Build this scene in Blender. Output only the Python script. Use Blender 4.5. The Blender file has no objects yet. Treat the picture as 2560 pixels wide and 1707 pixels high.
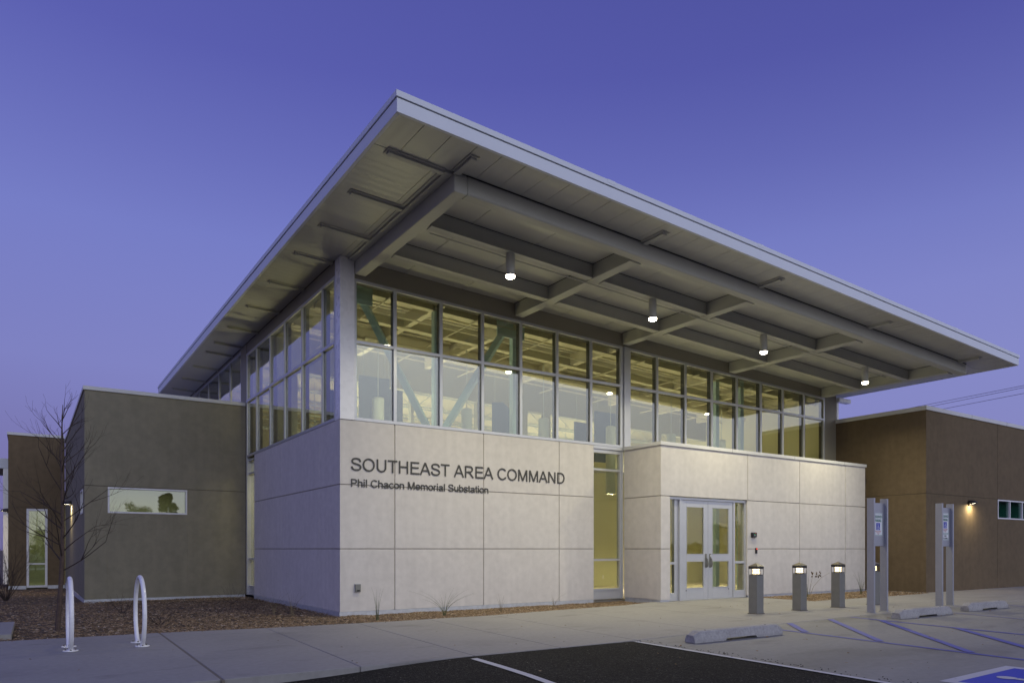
import bpy, bmesh, math, random
from math import sin, cos, pi, radians, sqrt, atan2
from mathutils import Vector, Matrix, noise
random.seed(7)
SC = bpy.context.scene
COL = SC.collection

# ------------------------------------------------------------------ camera
AL = atan2(2720, 1815.6)
cam_d = bpy.data.cameras.new('camera')
cam_d.sensor_width = 36
cam_d.lens = 36 * 1815.6 / 2560
cam_d.shift_y = 518 / 2560
cam_d.clip_start = .05
cam_d.clip_end = 3000
cam = bpy.data.objects.new('camera', cam_d)
COL.objects.link(cam)
cam.location = (-4.9024, -13.1872, 1.22)
cam.rotation_euler = (radians(90), 0, -(pi / 2 - AL))
SC.camera = cam

# ------------------------------------------------------------------ sky (dusk)
SC.view_settings.view_transform = 'Standard'
SC.view_settings.look = 'None'
SC.view_settings.exposure = 0
SC.view_settings.gamma = 1
world = bpy.data.worlds.new('World')
SC.world = world
world.use_nodes = True
wt = world.node_tree
wt.nodes.clear()


def N(t, typ, **kw):
    n = t.nodes.new(typ)
    for k, v in kw.items():
        if k.startswith('i_'):
            n.inputs[k[2:].replace('_', ' ')].default_value = v
        else:
            setattr(n, k, v)
    return n


def ramp(t, fac, stops, interp='LINEAR'):
    r = t.nodes.new('ShaderNodeValToRGB')
    r.color_ramp.interpolation = interp
    e = r.color_ramp.elements
    while len(e) < len(stops):
        e.new(.5)
    for q, (p, c) in zip(e, stops):
        q.position = p
        q.color = (c[0], c[1], c[2], 1)
    t.links.new(fac, r.inputs[0])
    return r


def math_node(t, op, a, b=None, clamp=False):
    m = t.nodes.new('ShaderNodeMath')
    m.operation = op
    m.use_clamp = clamp
    for i, x in enumerate((a, b)):
        if x is None:
            continue
        if isinstance(x, (int, float)):
            m.inputs[i].default_value = x
        else:
            t.links.new(x, m.inputs[i])
    return m.outputs[0]


def mixcol(t, fac, a, b, mode='MIX'):
    m = t.nodes.new('ShaderNodeMix')
    m.data_type = 'RGBA'
    m.blend_type = mode
    for i, x in ((0, fac), (6, a), (7, b)):
        if isinstance(x, (int, float)):
            m.inputs[i].default_value = x
        elif isinstance(x, tuple):
            m.inputs[i].default_value = (x[0], x[1], x[2], 1)
        else:
            t.links.new(x, m.inputs[i])
    return m.outputs[2]


tc = N(wt, 'ShaderNodeTexCoord')
sep = N(wt, 'ShaderNodeSeparateXYZ')
wt.links.new(tc.outputs['Generated'], sep.inputs[0])
elev = math_node(wt, 'MAXIMUM', sep.outputs['Z'], 0.0)
# twilight side of the sky (what the camera looks at)
dusk = ramp(wt, elev, [(0, (.150, .132, .300)), (.10, (.185, .172, .400)), (.22, (.208, .220, .530)),
                       (.37, (.180, .208, .565)), (.54, (.108, .120, .445)), (1, (.045, .05, .26))])
# afterglow where the sun went down, behind the photographer
glow = ramp(wt, elev, [(0, (.85, .79, .72)), (.07, (1.0, 1.0, 1.06)), (.16, (1.22, 1.26, 1.45)), (.28, (1.62, 1.70, 1.98)),
                       (.5, (1.02, 1.13, 1.45)), (1, (.07, .08, .28))])
GD = Vector((.10, -.99))
GD.normalize()
dx = math_node(wt, 'MULTIPLY', sep.outputs['X'], GD.x)
dy = math_node(wt, 'MULTIPLY', sep.outputs['Y'], GD.y)
dd = math_node(wt, 'ADD', dx, dy)
gf = N(wt, 'ShaderNodeMapRange', interpolation_type='SMOOTHSTEP')
gf.inputs['From Min'].default_value = 0.15
gf.inputs['From Max'].default_value = 1.0
wt.links.new(dd, gf.inputs['Value'])
# slightly lighter sky towards the right of the picture (+X)
rf = N(wt, 'ShaderNodeMapRange')
rf.inputs['From Min'].default_value = -.1
rf.inputs['From Max'].default_value = 1.0
rf.inputs['To Min'].default_value = .0
rf.inputs['To Max'].default_value = .55
wt.links.new(sep.outputs['X'], rf.inputs['Value'])
lowf = N(wt, 'ShaderNodeMapRange')
lowf.inputs['From Min'].default_value = .45
lowf.inputs['From Max'].default_value = .05
wt.links.new(elev, lowf.inputs['Value'])
rr = math_node(wt, 'MULTIPLY', rf.outputs[0], lowf.outputs[0])
d2 = mixcol(wt, rr, dusk.outputs[0], (.30, .33, .68))
hf = N(wt, 'ShaderNodeMapRange')      # deeper blue high up on the right
hf.inputs['From Min'].default_value = .30
hf.inputs['From Max'].default_value = .62
wt.links.new(elev, hf.inputs['Value'])
hh = math_node(wt, 'MULTIPLY', rf.outputs[0], hf.outputs[0])
hh = math_node(wt, 'MULTIPLY', hh, 1.1, True)
d2 = mixcol(wt, hh, d2, (.048, .052, .25))
sky_col = mixcol(wt, gf.outputs[0], d2, glow.outputs[0])
bg = N(wt, 'ShaderNodeBackground')
bg.inputs['Strength'].default_value = 1.0
wt.links.new(sky_col, bg.inputs['Color'])
wo = N(wt, 'ShaderNodeOutputWorld')
wt.links.new(bg.outputs[0], wo.inputs[0])

SC.render.engine = 'CYCLES'
SC.cycles.use_denoising = True
SC.cycles.max_bounces = 8
SC.cycles.diffuse_bounces = 4
SC.cycles.glossy_bounces = 4
SC.cycles.transparent_max_bounces = 24
SC.cycles.sample_clamp_indirect = 4
SC.cycles.caustics_reflective = False
SC.cycles.caustics_refractive = False


# ------------------------------------------------------------------ mesh helpers
class MB:
    def __init__(s):
        s.v, s.f = [], []

    def hexa(s, p):
        """8 points: bottom 4 ccw then top 4 ccw"""
        b = len(s.v)
        s.v += [tuple(q) for q in p]
        for f in ((3, 2, 1, 0), (4, 5, 6, 7), (0, 1, 5, 4), (1, 2, 6, 5), (2, 3, 7, 6), (3, 0, 4, 7)):
            s.f.append([b + i for i in f])
        return s

    def box(s, x0, x1, y0, y1, z0, z1):
        x0, x1 = min(x0, x1), max(x0, x1)
        y0, y1 = min(y0, y1), max(y0, y1)
        z0, z1 = min(z0, z1), max(z0, z1)
        return s.hexa([(x0, y0, z0), (x1, y0, z0), (x1, y1, z0), (x0, y1, z0),
                       (x0, y0, z1), (x1, y0, z1), (x1, y1, z1), (x0, y1, z1)])

    def sbox(s, x0, x1, y0, y1, zb, zt):
        """box whose bottom and top are functions of x"""
        return s.hexa([(x0, y0, zb(x0)), (x1, y0, zb(x1)), (x1, y1, zb(x1)), (x0, y1, zb(x0)),
                       (x0, y0, zt(x0)), (x1, y0, zt(x1)), (x1, y1, zt(x1)), (x0, y1, zt(x0))])

    def prism(s, poly, z0, z1):
        """vertical prism on an xy polygon (ccw)"""
        n, b = len(poly), len(s.v)
        s.v += [(x, y, z0) for x, y in poly] + [(x, y, z1) for x, y in poly]
        s.f.append([b + i for i in reversed(range(n))])
        s.f.append([b + n + i for i in range(n)])
        for i in range(n):
            j = (i + 1) % n
            s.f.append([b + i, b + j, b + n + j, b + n + i])
        return s

    def poly(s, pts):
        b = len(s.v)
        s.v += [tuple(p) for p in pts]
        s.f.append(list(range(b, b + len(pts))))
        return s

    def tube(s, pts, rad, n=8, cap=True):
        pts = [Vector(p) for p in pts]
        if not isinstance(rad, (list, tuple)):
            rad = [rad] * len(pts)
        b = len(s.v)
        up = None
        for i, p in enumerate(pts):
            d = (pts[min(i + 1, len(pts) - 1)] - pts[max(i - 1, 0)])
            if d.length < 1e-9:
                d = Vector((0, 0, 1))
            d.normalize()
            if up is None:
                up = Vector((1, 0, 0)) if abs(d.x) < .9 else Vector((0, 1, 0))
            u = up - d * up.dot(d)
            if u.length < 1e-6:
                u = d.orthogonal()
            u.normalize()
            up = u
            w = d.cross(u)
            for k in range(n):
                a = 2 * pi * k / n
                s.v.append(tuple(p + (u * cos(a) + w * sin(a)) * rad[i]))
        for i in range(len(pts) - 1):
            for k in range(n):
                a, c = b + i * n + k, b + i * n + (k + 1) % n
                s.f.append([a, c, c + n, a + n])
        if cap:
            s.f.append([b + k for k in reversed(range(n))])
            e = b + (len(pts) - 1) * n
            s.f.append([e + k for k in range(n)])
        return s

    def lathe(s, prof, cx=0, cy=0, n=24, cap=True):
        """prof: list of (r, z) from bottom to top"""
        b = len(s.v)
        for r, z in prof:
            for k in range(n):
                a = 2 * pi * k / n
                s.v.append((cx + r * cos(a), cy + r * sin(a), z))
        for i in range(len(prof) - 1):
            for k in range(n):
                a, c = b + i * n + k, b + i * n + (k + 1) % n
                s.f.append([a, c, c + n, a + n])
        if cap:
            s.f.append([b + k for k in reversed(range(n))])
            e = b + (len(prof) - 1) * n
            s.f.append([e + k for k in range(n)])
        return s

    def build(s, name, mat, parent=None, smooth=False, bevel=0, seg=1):
        me = bpy.data.meshes.new(name)
        me.from_pydata(s.v, [], s.f)
        me.validate()
        me.update()
        if mat:
            me.materials.append(mat)
        if smooth:
            me.polygons.foreach_set('use_smooth', [True] * len(me.polygons))
        o = bpy.data.objects.new(name, me)
        COL.objects.link(o)
        if parent:
            o.parent = parent
        if bevel:
            m = o.modifiers.new('bevel', 'BEVEL')
            m.width = bevel
            m.segments = seg
            m.limit_method = 'ANGLE'
        if smooth:
            try:
                m = o.modifiers.new('es', 'EDGE_SPLIT')
                m.split_angle = radians(35)
            except Exception:
                pass
        return o


def tag(o, label=None, cat=None, group=None, kind=None):
    if label:
        o['label'] = label
    if cat:
        o['category'] = cat
    if group:
        o['group'] = group
    if kind:
        o['kind'] = kind
    return o


def thing(name, loc, label, cat, group=None, rz=0):
    o = bpy.data.objects.new(name, None)
    o.empty_display_size = .1
    COL.objects.link(o)
    o.location = loc
    o.rotation_euler = (0, 0, rz)
    return tag(o, label, cat, group)


def kids(o):
    return [c for c in bpy.data.objects if c.parent == o]


def copy_thing(src, loc, label, rz=None):
    r = src.copy()
    COL.objects.link(r)
    r.location = loc
    if rz is not None:
        r.rotation_euler = (0, 0, rz)
    r['label'] = label

    def rec(a, b):
        for ch in kids(a):
            if ch.name in seen:
                continue
            seen.add(ch.name)
            c = ch.copy()
            seen.add(c.name)
            COL.objects.link(c)
            c.parent = b
            rec(ch, c)
    seen = set()
    rec(src, r)
    return r


# ------------------------------------------------------------------ materials
def mat(name, col, rough=.6, metal=0, var=.0, vscale=3, bump=0, bscale=60, spec=.5, coat=0, stretch=None,
        streak=0, var2=None):
    m = bpy.data.materials.new(name)
    m.use_nodes = True
    t = m.node_tree
    p = t.nodes['Principled BSDF']
    p.inputs['Roughness'].default_value = rough
    p.inputs['Metallic'].default_value = metal
    p.inputs['Specular IOR Level'].default_value = spec
    if coat:
        p.inputs['Coat Weight'].default_value = coat
        p.inputs['Coat Roughness'].default_value = .15
    g = N(t, 'ShaderNodeTexCoord')
    mp = N(t, 'ShaderNodeMapping')
    t.links.new(g.outputs['Object'], mp.inputs[0])
    if stretch:
        mp.inputs['Scale'].default_value = stretch
    base = None
    if var:
        n = N(t, 'ShaderNodeTexNoise')
        n.inputs['Scale'].default_value = vscale
        n.inputs['Detail'].default_value = 6
        n.inputs['Roughness'].default_value = .6
        t.links.new(mp.outputs[0], n.inputs[0])
        lo = tuple(c * (1 - var) for c in col)
        hi = tuple(min(1, c * (1 + var)) for c in col)
        r = ramp(t, n.outputs[0], [(.32, lo), (.68, hi)])
        base = r.outputs[0]
        if var2:
            n2 = N(t, 'ShaderNodeTexNoise')
            n2.inputs['Scale'].default_value = var2[1]
            n2.inputs['Detail'].default_value = 8
            t.links.new(g.outputs['Object'], n2.inputs[0])
            r2 = ramp(t, n2.outputs[0], [(.35, (1 - var2[0],) * 3), (.65, (1 + var2[0] * .3,) * 3)])
            base = mixcol(t, 1.0, base, r2.outputs[0], 'MULTIPLY')
        if streak:
            ms = N(t, 'ShaderNodeMapping')
            ms.inputs['Scale'].default_value = (7, 7, .45)
            t.links.new(g.outputs['Object'], ms.inputs[0])
            n5 = N(t, 'ShaderNodeTexNoise')
            n5.inputs['Scale'].default_value = 1.0
            n5.inputs['Detail'].default_value = 5
            t.links.new(ms.outputs[0], n5.inputs[0])
            r5 = ramp(t, n5.outputs[0], [(.38, (1 - streak,) * 3), (.62, (1.02,) * 3)])
            base = mixcol(t, 1.0, base, r5.outputs[0], 'MULTIPLY')
        # roughness breakup
        rr_ = N(t, 'ShaderNodeMapRange')
        rr_.inputs['To Min'].default_value = max(.02, rough - .08)
        rr_.inputs['To Max'].default_value = min(1, rough + .08)
        t.links.new(n.outputs[0], rr_.inputs[0])
        t.links.new(rr_.outputs[0], p.inputs['Roughness'])
        t.links.new(base, p.inputs['Base Color'])
    else:
        p.inputs['Base Color'].default_value = (*col, 1)
    if bump:
        n = N(t, 'ShaderNodeTexNoise')
        n.inputs['Scale'].default_value = bscale
        n.inputs['Detail'].default_value = 4
        t.links.new(mp.outputs[0], n.inputs[0])
        b = N(t, 'ShaderNodeBump')
        b.inputs['Strength'].default_value = bump
        b.inputs['Distance'].default_value = .01
        t.links.new(n.outputs[0], b.inputs['Height'])
        t.links.new(b.outputs[0], p.inputs['Normal'])
    return m


def emis(name, col, strength):
    m = bpy.data.materials.new(name)
    m.use_nodes = True
    t = m.node_tree
    t.nodes.clear()
    e = N(t, 'ShaderNodeEmission')
    e.inputs[0].default_value = (*col, 1)
    e.inputs[1].default_value = strength
    o = N(t, 'ShaderNodeOutputMaterial')
    t.links.new(e.outputs[0], o.inputs[0])
    return m


def glass(name, tint, r0=.11, wav=.0012, wscale=.7, rc=(1, 1, 1)):
    m = bpy.data.materials.new(name)
    m.use_nodes = True
    t = m.node_tree
    t.nodes.clear()
    tr = N(t, 'ShaderNodeBsdfTransparent')
    tr.inputs[0].default_value = (*tint, 1)
    gl = N(t, 'ShaderNodeBsdfGlossy')
    gl.inputs['Color'].default_value = (*rc, 1)
    gl.inputs['Roughness'].default_value = 0.0
    g = N(t, 'ShaderNodeTexCoord')
    n = N(t, 'ShaderNodeTexNoise')
    n.inputs['Scale'].default_value = wscale
    n.inputs['Detail'].default_value = 1.0
    t.links.new(g.outputs['Object'], n.inputs[0])
    b = N(t, 'ShaderNodeBump')
    b.inputs['Strength'].default_value = 1
    b.inputs['Distance'].default_value = wav
    t.links.new(n.outputs[0], b.inputs['Height'])
    t.links.new(b.outputs[0], gl.inputs['Normal'])
    lw = N(t, 'ShaderNodeLayerWeight')
    lw.inputs['Blend'].default_value = .5
    f5 = math_node(t, 'POWER', lw.outputs['Facing'], 4.5)
    f = math_node(t, 'MULTIPLY', f5, 1 - r0)
    f = math_node(t, 'ADD', f, r0, True)
    mx = N(t, 'ShaderNodeMixShader')
    t.links.new(f, mx.inputs[0])
    t.links.new(tr.outputs[0], mx.inputs[1])
    t.links.new(gl.outputs[0], mx.inputs[2])
    o = N(t, 'ShaderNodeOutputMaterial')
    t.links.new(mx.outputs[0], o.inputs[0])
    return m


M = {}
M['stucco'] = mat('light stucco', (.62, .588, .556), .85, var=.032, vscale=1.6, bump=.22, bscale=90, spec=.25, var2=(.06, 7), streak=.02)
M['taupe'] = mat('taupe stucco', (.252, .230, .168), .88, var=.05, vscale=1.3, bump=.25, bscale=80, spec=.2, var2=(.08, 6), streak=.035)
M['brown'] = mat('brown stucco', (.155, .115, .070), .88, var=.06, vscale=1.4, bump=.25, bscale=80, spec=.2, var2=(.09, 6), streak=.035)
M['groove'] = mat('joint', (.36, .33, .29), .9)
M['groove_dark'] = mat('dark joint', (.12, .10, .075), .9)
M['coping'] = mat('pale coping metal', (.60, .60, .60), .45, metal=.0, var=.03, vscale=2)
M['fascia'] = mat('fascia metal', (.66, .69, .76), .42, var=.025, vscale=1.2)
M['alum'] = mat('clear aluminium', (.52, .53, .56), .36, metal=.35, var=.03, vscale=4)
M['steel'] = mat('painted steel', (.46, .46, .415), .5, var=.03, vscale=2.5)
M['soffit'] = None
M['band'] = mat('taupe band', (.27, .25, .20), .7, var=.03, vscale=3)
M['flash'] = mat('galvanised flashing', (.52, .54, .58), .42, metal=.3, var=.12, vscale=9)
M['white'] = mat('white paint', (.80, .80, .82), .28, var=.02, vscale=6, coat=.3)
M['wframe'] = mat('white window frame', (.70, .70, .72), .4, var=.02, vscale=6)
M['letter'] = mat('dark bronze letters', (.060, .058, .052), .5, spec=.4)
M['letterback'] = M['letter']
M['black'] = mat('black plastic', (.012, .012, .013), .35)
M['bronze'] = mat('dark bronze metal', (.035, .033, .030), .45, metal=.2)
M['capm'] = mat('cap metal', (.16, .14, .11), .4, metal=.3, var=.05, vscale=20)
M['post'] = mat('bollard paint', (.20, .20, .185), .42, metal=.2, var=.06, vscale=8)
M['signm'] = mat('satin aluminium sign post', (.36, .37, .42), .38, metal=.45, var=.03, vscale=10)
M['signwhite'] = mat('sign sheet', (.72, .74, .76), .4)
M['green'] = mat('sign green', (.02, .20, .12), .45)
M['blue'] = mat('sign blue', (.02, .035, .42), .45)
M['red'] = mat('sign red', (.50, .08, .08), .5)
M['dark'] = mat('sign dark', (.03, .05, .05), .5)
M['dk'] = mat('dark gasket', (.02, .02, .02), .7)
M['glass'] = glass('clerestory glass', (.85, .875, .79), .115, .0022, .9)
M['glassd'] = glass('door glass', (.84, .86, .74), .07, .0012, .9)
M['glassr'] = glass('blinds window glass', (.60, .80, .72), .02, .0010, .8)
M['glassw'] = glass('window glass', (.78, .88, .80), .16, .0010, .8)
M['yellow'] = mat('interior yellow wall', (.66, .65, .47), .8, var=.03, vscale=1)
M['band2'] = mat('grey green interior paint', (.30, .31, .27), .7, var=.03, vscale=3)
M['cream'] = mat('interior cream', (.72, .69, .55), .8, var=.03, vscale=2)
M['floor'] = mat('interior floor', (.42, .39, .33), .5, var=.06, vscale=2)
M['ibeam'] = mat('interior cream steel', (.58, .55, .44), .6, var=.03, vscale=2)
M['brace'] = mat('pale blue steel', (.50, .70, .78), .5, var=.03, vscale=3)
M['baffle'] = mat('blue acoustic felt', (.10, .15, .26), .9, var=.05, vscale=5)
M['pend'] = mat('pendant shade', (.44, .50, .50), .4)
M['blind'] = mat('teal blind', (.03, .10, .095), .8, var=.1, vscale=2, stretch=(30, 1, 1))
M['rubber'] = M['dk']


# ----- soffit panels: flat metal pans, slightly wavy and satin
def soffit_mat(direction, amp, nz=.10):
    m = mat('soffit metal panel', (.50, .50, .455), .33, spec=.45)
    t = m.node_tree
    p = t.nodes['Principled BSDF']
    g = N(t, 'ShaderNodeTexCoord')
    n = N(t, 'ShaderNodeTexNoise')
    n.inputs['Scale'].default_value = 2.6
    n.inputs['Detail'].default_value = 1
    mp = N(t, 'ShaderNodeMapping')
    mp.inputs['Scale'].default_value = (1.0, 1.3, 1)
    t.links.new(g.outputs['Object'], mp.inputs[0])
    t.links.new(mp.outputs[0], n.inputs[0])
    wv = N(t, 'ShaderNodeTexWave', wave_type='BANDS', bands_direction=direction, wave_profile='SIN')
    wv.inputs['Scale'].default_value = 1.85
    wv.inputs['Distortion'].default_value = .35
    wv.inputs['Detail Scale'].default_value = 2
    t.links.new(g.outputs['Object'], wv.inputs[0])
    wh = math_node(t, 'MULTIPLY', wv.outputs['Fac'], amp)
    hh_ = math_node(t, 'ADD', wh, math_node(t, 'MULTIPLY', n.outputs[0], nz))
    b = N(t, 'ShaderNodeBump')
    b.inputs['Distance'].default_value = .012
    b.inputs['Strength'].default_value = 1
    t.links.new(hh_, b.inputs['Height'])
    t.links.new(b.outputs[0], p.inputs['Normal'])
    return m


M['soffit_side'] = soffit_mat('Y', .22)
M['soffit_front'] = soffit_mat('X', .14)
M['soffit'] = soffit_mat('X', 0, .03)


def concrete(name, col, blotch=.10, streak=False):
    m = bpy.data.materials.new(name)
    m.use_nodes = True
    t = m.node_tree
    p = t.nodes['Principled BSDF']
    p.inputs['Specular IOR Level'].default_value = .35
    g = N(t, 'ShaderNodeTexCoord')
    n1 = N(t, 'ShaderNodeTexNoise')
    n1.inputs['Scale'].default_value = .55
    n1.inputs['Detail'].default_value = 8
    n1.inputs['Roughness'].default_value = .62
    n1.inputs['Distortion'].default_value = .5
    mp = N(t, 'ShaderNodeMapping')
    mp.inputs['Scale'].default_value = (.55, 1.7, 1) if streak else (.9, 1.1, 1)
    mp.inputs['Rotation'].default_value = (0, 0, .25)
    t.links.new(g.outputs['Object'], mp.inputs[0])
    t.links.new(mp.outputs[0], n1.inputs[0])
    r1 = ramp(t, n1.outputs[0], [(.28, tuple(c * (1 - blotch * 1.9) for c in col)), (.47, col),
                                 (.72, tuple(c * (1 + blotch) for c in col))])
    n2 = N(t, 'ShaderNodeTexNoise')
    n2.inputs['Scale'].default_value = 14
    n2.inputs['Detail'].default_value = 9
    t.links.new(g.outputs['Object'], n2.inputs[0])
    r2 = ramp(t, n2.outputs[0], [(.3, (.91, .91, .91)), (.7, (1.05, 1.05, 1.05))])
    c = mixcol(t, 1, r1.outputs[0], r2.outputs[0], 'MULTIPLY')
    # dark stains with their own outline
    n3 = N(t, 'ShaderNodeTexNoise')
    n3.inputs['Scale'].default_value = 1.3
    n3.inputs['Detail'].default_value = 5
    mp3 = N(t, 'ShaderNodeMapping')
    mp3.inputs['Location'].default_value = (4.2, 1.1, 0)
    mp3.inputs['Scale'].default_value = (.7, 1.5, 1)
    t.links.new(g.outputs['Object'], mp3.inputs[0])
    t.links.new(mp3.outputs[0], n3.inputs[0])
    r3 = ramp(t, n3.outputs[0], [(.60, (1, 1, 1)), (.72, (.80, .79, .78))])
    c = mixcol(t, 1, c, r3.outputs[0], 'MULTIPLY')
    t.links.new(c, p.inputs['Base Color'])
    rr2 = N(t, 'ShaderNodeMapRange')
    rr2.inputs['To Min'].default_value = .55
    rr2.inputs['To Max'].default_value = .85
    t.links.new(n1.outputs[0], rr2.inputs[0])
    t.links.new(rr2.outputs[0], p.inputs['Roughness'])
    b = N(t, 'ShaderNodeBump')
    b.inputs['Strength'].default_value = .25
    b.inputs['Distance'].default_value = .004
    n4 = N(t, 'ShaderNodeTexNoise')
    n4.inputs['Scale'].default_value = 120
    n4.inputs['Detail'].default_value = 3
    t.links.new(g.outputs['Object'], n4.inputs[0])
    t.links.new(n4.outputs[0], b.inputs['Height'])
    t.links.new(b.outputs[0], p.inputs['Normal'])
    return m


M['walk'] = concrete('broom finished concrete', (.285, .275, .26), .09)
M['pad'] = concrete('parking concrete', (.25, .245, .225), .17, True)
M['stop'] = mat('precast concrete', (.36, .35, .34), .85, var=.10, vscale=5, bump=.5, bscale=40, var2=(.18, 30))
M['jointfill'] = mat('joint filler', (.16, .14, .11), .9, var=.2, vscale=20)


def asphalt():
    m = bpy.data.materials.new('asphalt')
    m.use_nodes = True
    t = m.node_tree
    p = t.nodes['Principled BSDF']
    p.inputs['Roughness'].default_value = .85
    p.inputs['Specular IOR Level'].default_value = .15
    g = N(t, 'ShaderNodeTexCoord')
    v = N(t, 'ShaderNodeTexVoronoi')
    v.inputs['Scale'].default_value = 85
    t.links.new(g.outputs['Object'], v.inputs[0])
    r = ramp(t, v.outputs['Color'], [(.1, (.006, .006, .0055)), (.6, (.018, .017, .015)), (.86, (.05, .047, .042)), (.95, (.12, .11, .10)), (1, (.34, .32, .28))])
    n = N(t, 'ShaderNodeTexNoise')
    n.inputs['Scale'].default_value = .8
    n.inputs['Detail'].default_value = 5
    t.links.new(g.outputs['Object'], n.inputs[0])
    r2 = ramp(t, n.outputs[0], [(.3, (.75, .75, .75)), (.7, (1.2, 1.2, 1.2))])
    c = mixcol(t, 1, r.outputs[0], r2.outputs[0], 'MULTIPLY')
    n9 = N(t, 'ShaderNodeTexNoise')
    n9.inputs['Scale'].default_value = 30
    n9.inputs['Detail'].default_value = 8
    t.links.new(g.outputs['Object'], n9.inputs[0])
    r9 = ramp(t, n9.outputs[0], [(.35, (.55, .55, .55)), (.55, (1, 1, 1)), (.72, (1.9, 1.85, 1.75))])
    c = mixcol(t, 1, c, r9.outputs[0], 'MULTIPLY')
    t.links.new(c, p.inputs['Base Color'])
    b = N(t, 'ShaderNodeBump')
    b.inputs['Strength'].default_value = .9
    b.inputs['Distance'].default_value = .008
    t.links.new(v.outputs['Distance'], b.inputs['Height'])
    t.links.new(b.outputs[0], p.inputs['Normal'])
    return m


M['asphalt'] = asphalt()


def worn_paint(name, col, under, amount=.5):
    m = mat(name, col, .6)
    t = m.node_tree
    p = t.nodes['Principled BSDF']
    g = N(t, 'ShaderNodeTexCoord')
    n = N(t, 'ShaderNodeTexNoise')
    n.inputs['Scale'].default_value = 9
    n.inputs['Detail'].default_value = 10
    n.inputs['Roughness'].default_value = .75
    t.links.new(g.outputs['Object'], n.inputs[0])
    r = ramp(t, n.outputs[0], [(amount - .10, under), (amount, col)])
    t.links.new(r.outputs[0], p.inputs['Base Color'])
    return m


M['bluepaint'] = worn_paint('blue line paint', (.10, .11, .38), (.20, .195, .26), .43)
M['bluefield'] = worn_paint('blue field paint', (.035, .055, .48), (.09, .10, .36), .36)
M['whitepaint'] = worn_paint('white line paint', (.52, .52, .54), (.16, .16, .16), .38)
M['fadedpaint'] = worn_paint('faded line paint', (.20, .205, .36), (.26, .255, .26), .5)


def chips_mat():
    m = bpy.data.materials.new('mulch chips')
    m.use_nodes = True
    t = m.node_tree
    p = t.nodes['Principled BSDF']
    p.inputs['Roughness'].default_value = .85
    g = N(t, 'ShaderNodeNewGeometry')
    r = ramp(t, g.outputs['Random Per Island'], [(0, (.045, .028, .015)), (.30, (.15, .095, .045)), (.62, (.27, .18, .095)),
                                                 (.88, (.33, .235, .14)), (.97, (.46, .36, .25)), (1, (.55, .48, .38))])
    t.links.new(r.outputs[0], p.inputs['Base Color'])
    return m


M['chips'] = chips_mat()
M['mulch'] = mat('mulch bed', (.08, .055, .03), .95, var=.5, vscale=22, bump=1, bscale=35)
M['dirt'] = mat('dry ground', (.16, .12, .085), .95, var=.2, vscale=.4, bump=.4, bscale=4)
M['bark'] = mat('young bark', (.075, .050, .040), .85, var=.3, vscale=30, bump=.3, bscale=60)
M['twig'] = mat('dark twigs', (.040, .027, .022), .85)
M['grass'] = mat('grass blade', (.10, .12, .045), .7, var=.3, vscale=20)
M['grassdry'] = mat('dry grass blade', (.20, .16, .09), .8)
M['leaf'] = mat('foliage', (.045, .060, .030), .8, var=.5, vscale=1.5)
M['fallen'] = mat('fallen leaf', (.36, .19, .06), .8)


# ------------------------------------------------------------------ dimensions
def ZS(x):          # canopy soffit height, roof slopes down to the right
    return 6.745 - .0413 * x


def ZH(x):          # window head
    return 6.325 - .0352 * x


# ==================================================================== BUILDING
B = thing('station_building', (0, 0, 0), 'pale stucco police station with glazed upper storey, wide overhanging canopy roof and brown side wings', 'building')


def front_panels(mb, core, x0, x1, yf, th, z0, z1, xs, zs, skip=None, g=.010, d=.012):
    X = [x0] + [x for x in xs if x0 < x < x1] + [x1]
    Z = [z0] + zs + [z1]
    for i in range(len(X) - 1):
        for j in range(len(Z) - 1):
            a, b_ = X[i] + (g if i else 0), X[i + 1] - (g if i < len(X) - 2 else 0)
            c, e = Z[j] + (g if j else 0), Z[j + 1] - (g if j < len(Z) - 2 else 0)
            mb.box(a, b_, yf, yf + th, c, e)
    core.box(x0 + d, x1 - d, yf + d, yf + th + .12, z0 + .02, z1 - .02)


# main block: front face and left face (L-shaped)
w, k = MB(), MB()
TB = .10
front_panels(w, k, 0, 6.217, 0, TB, .03, 3.67, [1.123, 3.174, 5.195], [1.22, 2.44])
for (c, e) in ((.03, 1.210), (1.230, 2.430), (2.450, 3.67)):
    for (a, b_) in ((TB + .0005, 1.170), (1.176, 3.79), (3.797, 6.21)):
        w.box(0, TB, a, b_, c, e)
k.box(.014, .2, .2, 6.19, .05, 3.65)
k.box(.11, .3, 6.05, 6.20, .05, 3.65)
w.build('stucco_wall', M['stucco'], B, bevel=.003)
k.build('wall_backing', M['groove'], B)
fl = MB()
fl.box(-.012, 6.20, -.012, .1, -.07, .028)
fl.box(-.0121, .1, .1, 6.19, -.07, .028)
fl.build('base_flashing', M['flash'], B)

# vestibule block
w, k = MB(), MB()
VX0, VX1, VY = 7.165, 15.49, -1.25
DX0, DX1, DZ = 7.46, 10.20, 2.44
g = .010
for (x0, x1) in ((VX0, DX0), (DX1 + g, 12.361 - g), (12.361 + g, 14.488 - g), (14.488 + g, VX1)):
    for (a, b_) in ((.05, 1.22 - g), (1.22 + g, 2.44 - g)):
        w.box(x0, x1, VY, VY + TB, a, b_)
for (x0, x1) in ((VX0, 10.217 - g), (10.217 + g, 12.361 - g), (12.361 + g, 14.488 - g), (14.488 + g, VX1)):
    w.box(x0, x1, VY, VY + TB, 2.44 + g, 3.60)
for (a, b_) in ((.05, 1.22 - g), (1.22 + g, 2.44 - g), (2.44 + g, 3.60)):
    w.box(VX0, VX0 + TB, VY + TB + .0005, -.012, a, b_)
    w.box(VX1 - TB, VX1, VY + TB + .0005, .10, a, b_)
w.build('vestibule_wall', M['stucco'], B, bevel=.003)
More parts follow.
